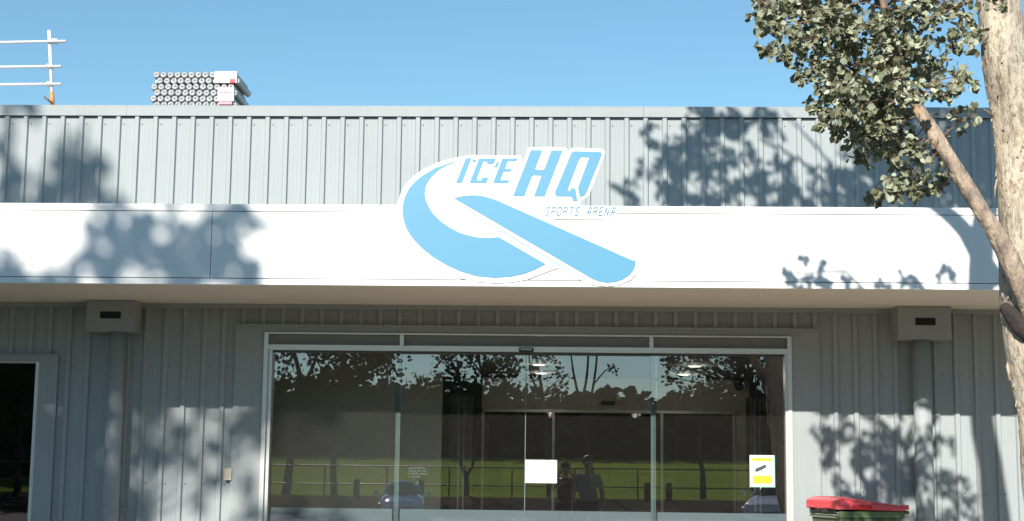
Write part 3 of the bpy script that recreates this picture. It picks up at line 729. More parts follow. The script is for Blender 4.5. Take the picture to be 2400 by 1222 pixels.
# peeling flakes and rough plates standing off the trunk
def on_trunk(z, ang):
    for a, b, ra, rb_ in zip(tpts, tpts[1:], trad, trad[1:]):
        if a.z <= z <= b.z:
            t = (z-a.z)/(b.z-a.z); c_ = a.lerp(b, t); r_ = ra+(rb_-ra)*t
            return c_, r_, Vector((math.cos(ang), math.sin(ang), 0))
    return tpts[0], trad[0], Vector((1, 0, 0))
trunk = g.build('trunk', GUM, GUMT, True)
fl = MB()
for i in range(280):
    z = rng.uniform(1.2, 4.4) if rng.random() < .8 else rng.uniform(1.2, 3.2); an = rng.uniform(math.pi*.95, math.pi*2.05)
    c_, r_, d = on_trunk(z, an); tn = Vector((-d.y, d.x, 0)); l = rng.uniform(.012, .05); w_ = rng.uniform(.003, .009); lift = rng.uniform(.002, .009)
    p = c_+d*(r_*.995); up = Vector((rng.uniform(-.25, .25)*tn.x, rng.uniform(-.25, .25)*tn.y, 1))
    q = [p-tn*w_+d*.001, p+tn*w_+d*.001, p+tn*w_*rng.uniform(.2, .9)-up*l+d*lift, p-tn*w_*rng.uniform(.2, .9)-up*l+d*lift*.6]
    fl.add(q+[v-d*.004 for v in q], [(0, 1, 2, 3), (7, 6, 5, 4), (0, 4, 5, 1), (1, 5, 6, 2), (2, 6, 7, 3), (3, 7, 4, 0)])
fo = fl.build('bark_flake', GUM, GUMT); fo['kind'] = 'stuff'
# long loose bark strip and little dead twigs at the left edge
g = MB(); a = at(2337, 420, TY-.02); g.tube([a, a+Vector((-.012, 0, -.05)), a+Vector((-.02, -.01, -.11))], [.005, .007, .002], 6)
a = at(2325, 272, TY); g.tube([a, a+Vector((-.03, -.02, .02)), a+Vector((-.055, -.02, .04))], [.006, .004, .002], 6)
a = at(2400, 975, TY); g.tube([a, a+Vector((-.05, -.02, .0)), a+Vector((-.10, -.02, -.008))], [.006, .004, .002], 6)
a = at(2362, 860, TY); g.tube([a+Vector((.02, 0, .08)), a, a+Vector((.0, -.02, -.08))], [.01, .012, .003], 6)
g.build('loose_bark', LIMB, GUMT, True)
# raised black-brown band running across the trunk
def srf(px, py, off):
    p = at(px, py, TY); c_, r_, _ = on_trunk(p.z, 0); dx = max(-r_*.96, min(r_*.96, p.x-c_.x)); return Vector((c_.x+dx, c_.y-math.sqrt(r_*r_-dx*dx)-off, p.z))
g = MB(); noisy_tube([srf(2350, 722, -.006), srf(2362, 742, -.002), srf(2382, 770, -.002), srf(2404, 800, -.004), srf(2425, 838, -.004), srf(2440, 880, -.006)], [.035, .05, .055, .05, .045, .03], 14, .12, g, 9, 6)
g.build('trunk_band', mat('black_trunk_band', (.035, .026, .024), .9, var=.3, vscale=20, bump=.6, bscale=40), GUMT, True)
# main visible branch
def branch(pxs, name, seed, mt=LIMB, amp=.11, seg=18):
    P_ = [at(x, y, Y) for x, y, Y, r_ in pxs]; rr = [r_/2/sc_ for x, y, Y, r_ in pxs]
    g = MB(); pts = noisy_tube(P_, rr, seg, amp, g, seed, 7); g.build(name, mt, GUMT, True); return pts
b1_ = branch([(2462, 850, -5.02, 58), (2420, 740, -5.12, 52), (2385, 650, -5.20, 46), (2340, 555, -5.24, 40), (2290, 478, -5.24, 36), (2238, 392, -5.22, 34), (2192, 318, -5.2, 32), (2153, 255, -5.16, 27)], 'branch', 21)
g = MB()
for i_, (px, py, rr_) in enumerate(((2243, 412, .030), (2188, 330, .026), (2318, 520, .032), (2168, 285, .024))):
    p = at(px, py, -5.21); noisy_tube([p+Vector((.012, 0, -.045)), p+Vector((0, -.01, 0)), p+Vector((-.014, 0, .045))], [rr_*.75, rr_*1.32, rr_*.75], 12, .16, g, 60+i_, 5)
g.build('branch_collar', LIMB, GUMT, True)['kind'] = 'stuff'
b2_ = branch([(2155, 258, -5.16, 27), (2128, 205, -5.1, 24), (2100, 130, -5.05, 21), (2082, 60, -5.0, 18), (2058, -40, -4.95, 15), (2020, -180, -4.9, 12)], 'branch', 22, mat('dark_upper_limb', (.20, .13, .09), .8, var=.2, vscale=8))
g = MB(); 
for px, py, dx in ((2160, 268, 20), (2197, 330, -14), (2245, 413, -16)):
    a = at(px, py, -5.16-.038); g.tube([a+Vector((-.03, .02, .05)), a+Vector((0, 0.008, 0)), a+Vector((.028, .025, -.05))], [.004, .016, .004], 8)
g.build('orange_patch', LIMBO, GUMT, True)
# upper second limb (leaves the trunk above the frame, its shadow falls on the fascia)
st = tpts[8].lerp(tpts[10], .75)
def sh(px, py, Y0, Yf):
    """point on the plane Y0 whose sun shadow falls on the facade where the photo shows it"""
    q = at(px, py, Yf); return q + SUNL*((Y0-Yf)/SUNL.y)
g = MB(); u0 = sh(2320, 640, TY, FY); 
lim = [Vector((u0.x+.03, TY, u0.z-.05)), sh(2290, 590, TY-.05, FY), sh(2255, 535, TY-.1, FY), sh(2205, 490, TY-.15, FY), sh(2120, 440, TY-.2, FY), sh(2010, 400, TY-.25, FY), sh(1900, 370, TY-.3, FY)]
upl = noisy_tube(lim, [.09, .075, .065, .055, .045, .03, .02], 12, .06, g, 5, 5); g.build('branch', LIMB, GUMT, True)

LV = Leaves(77); TW = MB(); rg = LV.rng
def grow(c, r, n, anchor=None, size=.038, flat=1.0, twigr=.0024):
    """a spray: several short leafy twigs round c"""
    c = Vector(c)
    if anchor is not None:
        k_ = (c-anchor).length*.22
        m1 = anchor.lerp(c, .35)+Vector((rg.uniform(-k_, k_), rg.uniform(-k_, k_), rg.uniform(-.3*k_, k_))); m2 = anchor.lerp(c, .7)+Vector((rg.uniform(-k_, k_), rg.uniform(-k_, k_), rg.uniform(-.2*k_, k_)))*.7
        TW.tube([anchor, m1, m2, c], [twigr*1.8, twigr*1.4, twigr*1.1, twigr*.7], 5, cap=False)
        for _ in range(9):
            u_ = rg.random(); LV.leaf(m1.lerp(c, u_)+Vector((rg.gauss(0, .03), rg.gauss(0, .03), rg.gauss(0, .03))), size*rg.uniform(.6, 1.1))
    nt_ = max(2, int(n/9)); per = max(3, n//nt_)
    for _ in range(nt_):
        d = Vector((rg.gauss(0, 1), rg.gauss(0, 1)*flat, rg.gauss(0, .8))).normalized(); L_ = r*rg.uniform(.7, 1.5)
        s0 = c+Vector((rg.gauss(0, .35), rg.gauss(0, .35)*flat, rg.gauss(0, .35)))*r; p = s0; pl_ = [p]
        for k in range(per):
            d = (d+Vector((rg.gauss(0, .18), rg.gauss(0, .18), rg.gauss(-.07, .18)))).normalized(); p = p+d*(L_/per); pl_.append(p)
            LV.leaf(p+Vector((rg.gauss(0, .4), rg.gauss(0, .4), rg.gauss(0, .4)))*size*.5, size*rg.uniform(.65, 1.2), d)
        TW.tube(pl_[::3]+[pl_[-1]] if len(pl_) > 3 else pl_, [twigr*.45]*(len(pl_[::3])+1) if len(pl_) > 3 else [twigr*.45]*len(pl_), 3, cap=False)
VIS = [(1790,20,45),(1830,50,55),(1855,95,48),(1900,30,60),(1920,90,60),(1795,105,26),(1890,145,45),(1960,40,65),(1985,110,66),(1945,165,52),(1925,205,42),(2010,180,66),(2000,230,56),(2050,60,72),(2080,140,66),(2060,220,66),
 (1912,255,26),(1962,268,42),(2030,285,64),(2090,275,58),(2120,40,66),(2150,110,56),(2190,50,56),(2228,105,46),(2262,60,36),(2285,85,22),(2200,160,46),(2250,170,36),(2268,190,26),(2230,215,34),(2182,200,34),(2150,160,52),
 (1930,290,24),(1965,300,38),(1995,330,42),(2060,335,58),(2110,325,48),(2145,345,36),(2030,370,32),(2085,375,26),(2080,428,36),(2118,418,42),(2160,430,40),(2196,432,30),(2060,455,26),(2165,462,18),(2208,405,16),(2290,262,12),(2256,302,9),(2240,275,11),(2262,245,16),(2220,330,14),
 (2300,82,17),(2312,30,22),(2335,0,26),(2352,8,16),(1850,10,55),(1765,15,18),(1980,0,60),(2080,0,60),(2170,0,56),(2250,5,46),(1960,215,40),(2040,250,50)]
VIS += [(1960,200,52),(2000,250,56),(2040,200,58),(2080,310,46),(2020,310,46),(1990,160,50),(2100,200,50),(2050,270,52),(1800,40,44),(1775,55,22),(1835,120,34),(1870,165,26),(1760,35,12),(2040,455,18),(2100,445,30),(2140,450,30),(1905,70,50),(1960,90,56)]
anch = b2_+b1_[-10:]
for x, y, r_ in VIS:
    Y = TY+rg.uniform(-.42, .42); c = at(x, y, Y); rr = r_/sc_
    a = min(anch, key=lambda q: (q-c).length)
    dens = 1.0 if r_ > 30 else .8
    grow(c, rr*.70, int(9+dens*(r_/10.5)**2*4.4), a if (a-c).length < 1.3 and rg.random() < .6 else None)
for x, y, r_ in ((2120,160,34),(2150,205,36),(2105,215,30),(2085,150,36),(2075,90,36),(2100,60,34),(2135,120,30),(2120,240,22)):
    grow(at(x, y, TY-.42+rg.uniform(-.1, .1)), r_/sc_*.7, int(8+(r_/10.5)**2*4), None)
# crown above the frame, placed from the shadows it casts on the wall
UPC = []
def shade(pxs, Yf, Y0, n, size, jit=.35):
    for x, y, r_ in pxs:
        Y = Y0+rg.uniform(-jit, jit); c = sh(x, y, Y, Yf); UPC.append(c); grow(c, r_/250*.75, n if n else int((r_/7.2)**2*1.5)+6, None, size)
shade([(1870,640,24),(1860,665,16),(1905,650,34),(1950,655,24),(2060,665,20),(2110,660,16),(2160,672,26),(2205,640,15),(2235,660,16),(1990,670,20),(1920,620,10),(2225,625,8)], FY, -5.0, 0, .055, .3)
shade([(1560,345,34),(1520,310,14),(1545,380,40),(1500,395,16),(1590,400,46),(1620,330,46),(1660,300,50),(1640,380,46),(1690,380,50),(1660,270,40),(1710,290,36),(1740,280,30),(1790,280,40),(1760,350,26),(1780,420,50),(1720,450,40),
       (1560,450,36),(1600,460,40),(1650,460,36),(1460,450,20),(1480,430,14),(1475,470,16),(1840,440,46),(1840,390,30),(1900,460,36),(1930,420,36),(1890,480,20),(1960,470,36),(2000,430,40),(2040,470,40),(1800,480,30),(1690,480,24)]*2, PY, -4.9, 0, .06, .5)
shade([(x, y, 55) for x in range(2030, 2420, 40) for y in (258, 300, 345, 390, 435, 480)], PY, -5.0, 78, .075, .7)
shade([(1925,1010,34),(1975,1000,34),(1960,1050,38),(2010,1040,44),(2050,1000,40),(2060,1070,50),(2100,1030,40),(2110,1100,60),(2160,1060,40),(2160,990,26),(2200,1050,30),(2240,1030,24),(2060,1130,50),(2150,1150,60),(2210,1110,30),(2000,1100,26),(1940,1020,30),(2030,1080,44),(2090,1060,44),(2130,1120,40),(2080,1160,50)], 0, -5.0, 0, .055, .3)
# limbs up into that crown
g = MB()
for i in range(0, len(UPC), 6):
    c = UPC[i]; a = min(upl+b2_[-8:]+[p for p in tpts[9:]], key=lambda q: (q-c).length)
    mid = (a+c)/2+Vector((0, 0, rg.uniform(.0, .25))); g.tube([a, mid, c], [.016, .011, .006], 6)
k0 = [sh(1960, 400, -4.9, PY), sh(1900, 395, -4.9, PY), sh(1830, 350, -4.9, PY), sh(1780, 330, -4.9, PY)]
g.tube([upl[-1]]+k0, [.025, .022, .02, .016, .012], 6)
k1 = [sh(1950, 390, -4.8, PY), sh(1900, 330, -4.8, PY), sh(1840, 270, -4.8, PY)]; g.tube([upl[-1]]+k1, [.02, .018, .014, .008], 6)
g.tube([tpts[-2], sh(2200, 350, TY, PY), sh(2100, 420, TY, PY), k0[0]], [.06, .05, .035, .02], 8)
g.build('upper_limbs', LIMB, GUMT, True)
TW.build('twigs', TWIG, GUMT)['kind'] = 'stuff'
LV.build('crown', LEAF, GUMT)

# ------------------------------------------------------------------ tree beside the car park whose soft shade falls on the left of the front
LTY = -15.0
LT = thing('shade_tree', (0, 0, 0), 'tall leafy tree in the car park shading the left of the front', 'tree')
LV = Leaves(5); TW = MB(); rg = LV.rng
DL = leaf_mat('dull_green_leaf', (.05, .07, .03), (.11, .14, .07), (.08, .105, .05), .1, .1)
cl = []
def shade2(pxs, Yf, dens=1.0, sz=.13):
    for x, y, r_ in pxs:
        Y = LTY+rg.uniform(-.9, .9); c = sh(x, y, Y, Yf); cl.append(c); rr = r_/255
        for k in range(int(dens*rr*rr*230)+5):
            p = c+Vector((rg.gauss(0, .5), rg.gauss(0, .5), rg.gauss(0, .5)))*rr
            LV.leaf(p, sz*rg.uniform(.7, 1.4))
# parapet
shade2([(185,345,38),(150,390,48),(195,400,50),(180,440,60),(225,450,45),(130,450,40),(5,420,22),(15,330,16),(20,460,40),(55,470,26),(260,470,26),(38,400,18),(30,262,20),(100,262,24),(85,470,26),(5,380,18)], PY, 1.7)
# fascia
shade2([(270,492,30),(235,500,30),(300,520,44),(345,505,34),(265,535,24),(400,500,34),(450,505,40),(505,500,44),(555,495,34),(580,510,24),(425,555,58),(480,580,60),(400,610,60),(350,590,34),(320,620,40),(195,580,32),(230,600,34),(185,620,28),(270,620,34),(250,645,34),(150,655,30),(90,655,24),(30,635,24),(10,650,24),
        (450,640,60),(520,640,40),(560,600,32),(590,640,34),(540,560,22),(605,650,18),(510,540,34),(375,655,40)], FY, 1.6)
# canopy edge and lower wall
shade2([(x, y, 62) for x in range(-40, 250, 40) for y in range(960, 1330, 40)], 0, 1.15)
shade2([(300,985,44),(290,1040,50),(295,1100,50),(280,1160,60),(300,1220,50),(345,1040,40),(380,1050,44),(390,1090,36),(425,1010,22),(460,1040,30),(350,1110,36),(370,1000,26),(330,1150,26),(500,1050,26),(545,1035,32),(520,1000,26),(580,1000,36),(600,1040,26),(600,970,30),(480,1120,22),(585,1150,26),(590,1200,30),(560,1110,16),(450,1170,18),(340,1200,26),(480,975,26)], 0, .95)
shade2([(640,1230,30),(700,1210,40),(760,1220,40),(820,1230,36),(680,1250,40),(740,1260,50),(800,1270,50)], .05, .9)
for gx in [(-10+.62*i) for i in range(12)]:
    for gy in (-.6, -1.5, -2.4, -3.3, -4.4, -5.6):
        if rg.random() < .12: continue
        c = Vector((gx+rg.uniform(-.2, .2)-.12*gy*0, gy, 0)); c = c+SUNL*((LTY+rg.uniform(-.8, .8)-gy)/SUNL.y); cl.append(c)
        for k in range(30): LV.leaf(c+Vector((rg.gauss(0, .28), rg.gauss(0, .3), rg.gauss(0, .22))), .2*rg.uniform(.7, 1.4))
trk = [Vector((-9.6, LTY, -.2)), Vector((-9.3, LTY, 2.5)), Vector((-8.9, LTY+.1, 5.5)), Vector((-8.35, LTY, 8.4)), Vector((-8.2, LTY, 9.2)), Vector((-8.1, LTY, 9.9))]
g = MB(); tpl = noisy_tube(trk, [.3, .25, .21, .15, .09, .03], 16, .06, g, 3, 6); g.build('trunk', WOODD, LT, True)
g = MB()
for i in range(0, len(cl), 5):
    c = cl[i]; a = min(tpl[12:], key=lambda q: (q-c).length+max(0, q.z-c.z)); g.tube([a, (a+c)/2+Vector((0, 0, -.1)), c], [.02, .015, .008], 5)
g.build('limbs', WOODD, LT, True)
LV.build('crown', DL, LT)

# ------------------------------------------------------------------ across the car park: what the glass reflects
DK = leaf_mat('field_tree_leaf', (.045, .06, .025), (.10, .125, .06), (.07, .09, .04), .05, 0)
def ftree(label, trunks, crown, dens, sz, seed, name='field_tree', Y=-53.0, twiggy=0):
    rg_ = random.Random(seed)
    b = mir(*trunks[0][0][:2], Y); t = thing(name, (b.x, Y, gz(Y)), label, 'tree', 'trees beyond the car park')
    o = t.location; g = MB(); allp = []
    for tr in trunks:
        pts = [mir(x, y, Y)-o for x, y, r_ in tr]
        if tr is trunks[0]: pts[0].z = -.1
        noisy_tube(pts, [r_/2/52.5 for x, y, r_ in tr], 8, .06, g, seed, 4); allp += pts[1:]
    g.build('trunk', WOODD, t, True)
    lv = Leaves(seed); tw = MB()
    for x, y, r_ in crown:
        c = mir(x, y, Y)-o + Vector((0, rg_.uniform(-1.2, 1.2), 0)); rr = r_/52.5
        a = min(allp, key=lambda q: (q-c).length); tw.tube([a, (a+c)/2+Vector((0, 0, .1)), c], [.04, .03, .012], 4)
        for k in range(int(dens*rr*rr*85)+6):
            p = c+Vector((rg_.gauss(0, .5), rg_.gauss(0, .5), rg_.gauss(0, .5)))*rr; lv.leaf(p, sz*.62*rg_.uniform(.6, 1.5))
    tw.build('twigs', WOODD, t); lv.build('crown', DK, t); return t
def cl_in(x0, x1, y0, y1, n, r0, r1, seed):
    q = random.Random(seed); return [(q.uniform(x0, x1), q.uniform(y0, y1), q.uniform(r0, r1)) for _ in range(n)]
ftree('leaning tree with a loose open crown, seen in the far left of the door glass',
      [[(668, 1165, 22), (680, 1080, 18), (700, 960, 14), (705, 900, 12), (690, 830, 9)], [(702, 920, 10), (740, 840, 7), (748, 780, 4)]],
      cl_in(645, 700, 800, 960, 16, 12, 26, 1)+cl_in(690, 770, 790, 900, 12, 12, 26, 2), .7, .26, 31)
ftree('broad dense tree reflected across the left glass pane', [[(782, 1165, 17), (781, 1080, 15), (790, 980, 14), (800, 880, 10), (810, 800, 6)]],
      cl_in(730, 915, 780, 940, 46, 22, 42, 3)+cl_in(720, 890, 930, 980, 14, 20, 34, 13), 1.0, .28, 32)
ftree('forked tree with a dark rounded crown reflected left of the door centre',
      [[(1093, 1158, 14), (1092, 1118, 12), (1078, 1080, 8), (1070, 1000, 7), (1080, 900, 6)], [(1092, 1118, 9), (1110, 1080, 7), (1120, 1000, 6), (1130, 880, 5)]],
      cl_in(1035, 1205, 800, 930, 40, 18, 36, 4)+cl_in(960, 1040, 890, 960, 18, 22, 36, 14), 1.0, .26, 33)
ftree('tall thin tree with a small airy crown reflected right of the door centre', [[(1286, 1150, 10), (1280, 1020, 9), (1272, 930, 8), (1255, 830, 5)], [(1275, 950, 6), (1245, 880, 5), (1240, 830, 3)]],
      cl_in(1242, 1325, 830, 930, 22, 9, 20, 5)+cl_in(1240, 1262, 800, 860, 5, 10, 16, 15), .95, .2, 34)
ftree('nearly bare tree with several thin limbs and one leafy tip', [[(1395, 1150, 12), (1372, 1000, 10), (1360, 945, 8), (1345, 880, 5), (1338, 830, 3)], [(1362, 950, 7), (1376, 880, 6), (1380, 800, 4)], [(1372, 1000, 8), (1388, 920, 6), (1398, 850, 5), (1400, 790, 3)], [(1392, 900, 4), (1420, 868, 3), (1440, 862, 2)]],
      [(1440, 862, 9), (1444, 872, 7), (1436, 853, 8), (1432, 868, 6)], .8, .16, 35)
ftree('slender dark trunked tree reflected in the right glass pane', [[(1651, 1160, 12), (1648, 1110, 11), (1640, 1070, 10), (1645, 1000, 9), (1650, 920, 6)]],
      cl_in(1590, 1720, 900, 1000, 22, 14, 30, 6), .9, .24, 36)
ftree('bushy tree reflected at the far right of the door glass', [[(1770, 1160, 16), (1768, 1040, 14), (1765, 930, 10)]], cl_in(1560, 1840, 790, 905, 40, 20, 36, 7), 1.0, .28, 37)
ftree('dark tree reflected in the window at the far left', [[(40, 1160, 16), (45, 1040, 14), (50, 930, 10)]], cl_in(-60, 110, 860, 1000, 30, 22, 40, 8), 1.0, .3, 38)
# far wood: one mass of foliage along the field, plus added sky-blocking flanks
wd = Leaves(91); q = wd.rng
tops = [(-90, 6), (-42, 6.5), (-30, 6), (-21, 6.4), (-16, 5.6), (-8, 6.2), (-2, 5.2), (3, 6.0), (6, 5.4), (9, 5.2), (14, 6), (20, 6.2), (30, 6.5), (60, 6), (90, 6)]
def th(x):
    for (a, za), (b, zb) in zip(tops, tops[1:]):
        if a <= x <= b: return za+(zb-za)*(x-a)/(b-a)
    return 9
for _ in range(24000):
    x = q.uniform(-60, 45); Y = q.uniform(-128, -104); h_ = th(x)*(.86+.14*math.sin(x*1.3+Y)) ; z = gz(Y)+h_*(q.random()**1.25)
    wd.leaf(Vector((x, Y, z)), q.uniform(.5, 1.3))
for sd_ in (-1, 1):  # leaf flanks added beside the car park to cut sky light on the wall
    for _ in range(5200):
        x = sd_*q.uniform(30, 44); Y = q.uniform(-104, -16); z = gz(Y)+13*(.75+.25*math.sin(Y*.37+sd_))*(q.random()**1.1)
        wd.leaf(Vector((x, Y, z)), q.uniform(.8, 1.7))
o = wd.build('far_wood_and_added_flanks', DK, None); tag(o, 'dark wood along the green field, with added leaf masses flanking the car park', 'wood', None, 'stuff')

# fence and bollards
FYB = -51.8
FEN = thing('field_fence', (0, FYB, gz(FYB)), 'two rail dark steel fence along the edge of the green field', 'fence')
ft = mir(1400, 1112, FYB).z; fm = mir(1400, 1149, FYB).z
g0 = gz(FYB); FM = mat('dark_fence_steel', (.05, .055, .05), .5)
for zz in (1.34, .55):
    g = MB(); g.tube([(-45, 0, zz-g0), (45, 0, zz-g0)], .03, 8); g.build('rail', FM, FEN, True)
pm = None
for i in range(-9, 10):
    if pm is None:
        g = MB(); g.tube([(0, 0, 0), (0, 0, 1.34-g0)], .035, 8); o = g.build('post', FM, FEN, True); pm = o.data
    else:
        o = bpy.data.objects.new('post', pm); COL.objects.link(o); o.parent = FEN
    o.location = (i*2.72+.4, 0, 0)
bm_ = None
for (px, lab) in ((835, 'weathered timber bollard reflected in the left glass pane'), (985, 'weathered timber bollard reflected behind the blue car'), (1517, 'weathered timber bollard reflected left of the right glass pane'), (1568, 'weathered timber bollard reflected in the right glass pane'), (37, 'weathered timber bollard reflected in the far left window')):
    p = mir(px, 1165, -49.5); 
    if bm_ is None:
        g = MB(); g.lathe([(.13, -.1), (.13, .68), (.10, .76), (.04, .78)], (0, 0, 0), 'z', 14); o = g.build('bollard', mat('weathered_bollard', (.08, .065, .05), .9, var=.2), None, True); bm_ = o.data
    else:
        o = bpy.data.objects.new('bollard', bm_); COL.objects.link(o)
    o.location = (p.x, -49.5, gz(-49.5)+.0); tag(o, lab, 'bollard', 'timber bollards along the field')

# ------------------------------------------------------------------ cars
def car(loc, rz, paint, label):
    t = thing('parked_car', loc, label, 'car', 'cars parked across the car park', rz)
    # stations along x (front +): (x, half width, z low, z belt, z top)
    body = [(2.15, .55, .32, .62, .66), (2.08, .74, .24, .62, .70), (1.7, .84, .20, .68, .80), (1.0, .87, .20, .74, .90), (.55, .88, .20, .78, .95), (-1.0, .88, .20, .82, .98), (-1.75, .86, .22, .84, 1.0), (-2.05, .78, .28, .80, .96), (-2.12, .6, .36, .74, .88)]
    def loft(st, nm, m_, sec):
        b = MB(); vs = []; k = None
        for s in st:
            r_ = sec(*s); k = len(r_); vs += r_
        n = len(st); fs = [(i*k+j, i*k+(j+1) % k, (i+1)*k+(j+1) % k, (i+1)*k+j) for i in range(n-1) for j in range(k)]
        fs += [tuple(range(k))[::-1], tuple(range((n-1)*k, n*k))]
        b.add(vs, fs); o = b.build(nm, m_, t, True); sm = o.modifiers.new('sub', 'SUBSURF'); sm.levels = 1; sm.render_levels = 2; return o
    loft(body, 'body', paint, lambda x, w_, a, b, c_: [(x, -w_*.92, a), (x, -w_, (a+b)/2), (x, -w_*.97, b), (x, -w_*.82, c_), (x, 0, c_+.025), (x, w_*.82, c_), (x, w_*.97, b), (x, w_, (a+b)/2), (x, w_*.92, a), (x, 0, a-.02)])
    gh = [(.95, .70, .90, .92), (.35, .69, .92, 1.28), (.0, .67, .94, 1.40), (-.6, .66, .95, 1.42), (-1.2, .66, .96, 1.36), (-1.75, .68, .96, 1.06)]
    loft(gh, 'window_glass', mat('car_glass', (.015, .018, .02), .06), lambda x, w_, a, c_: [(x, -w_, a), (x, -w_*.80, c_-.03), (x, 0, c_), (x, w_*.80, c_-.03), (x, w_, a), (x, 0, a-.03)])
    rf = [(.12, .50, 1.385), (0, .54, 1.415), (-.6, .54, 1.435), (-1.15, .53, 1.385), (-1.3, .48, 1.34)]
    loft(rf, 'roof', paint, lambda x, w_, z: [(x, -w_, z-.03), (x, 0, z+.012), (x, w_, z-.03), (x, 0, z-.03)])
    for s in (-1, 1):
        g = MB(); g.tube([(.93, s*.69, .92), (.38, s*.585, 1.25), (.05, s*.55, 1.39)], .035, 8); g.build('pillar', paint, t, True)
        g = MB(); g.lathe([(.005, -.06), (.07, -.03), (.075, .03), (.05, .06)], (.62, s*.98, .98), 'x', 12); mo = g.build('wing_mirror', paint, t, True)
        g = MB(); g.lathe([(.01, .0), (.085, .01), (.09, .05), (.04, .07)], (2.03, s*.60, .62), 'x', 14); g.build('headlight', mat('headlight_lens', (.8, .82, .85), .08, .4), t, True)
        for xx in (1.35, -1.35):
            g = MB(); g.lathe([(.18, -.1), (.30, -.1), (.32, -.06), (.32, .06), (.30, .1), (.18, .1)], (0, 0, 0), 'y', 24); wh = g.build('wheel', BLK, t, True); wh.location = (xx, s*.80, .32)
            g = MB(); g.lathe([(.02, -.095), (.17, -.095), (.2, -.08), (.2, .08), (.17, .095), (.02, .095)], (0, 0, 0), 'y', 16); g.build('rim', ALU, wh, True)
    g = MB(); g.box(2.10, 2.175, -.42, .42, .36, .50); g.build('grille', BLK, t, bevel=.02)
    return t
p = mir(942, 1205, -43.0); car((p.x, -43.0, gz(-43)), R(84), mat('blue_car_paint', (.20, .55, .80), .15, .0, coat=1), 'light blue car parked nose in, reflected low in the left sliding pane')
p = mir(1822, 1205, -38); wc = car((p.x+.1, -38, gz(-38)), R(108), mat('white_car_paint', (.75, .76, .78), .25, 0, coat=1), 'white car reflected at the lower right corner of the door glass'); wc.scale = (1.1, 1.1, 1.22)

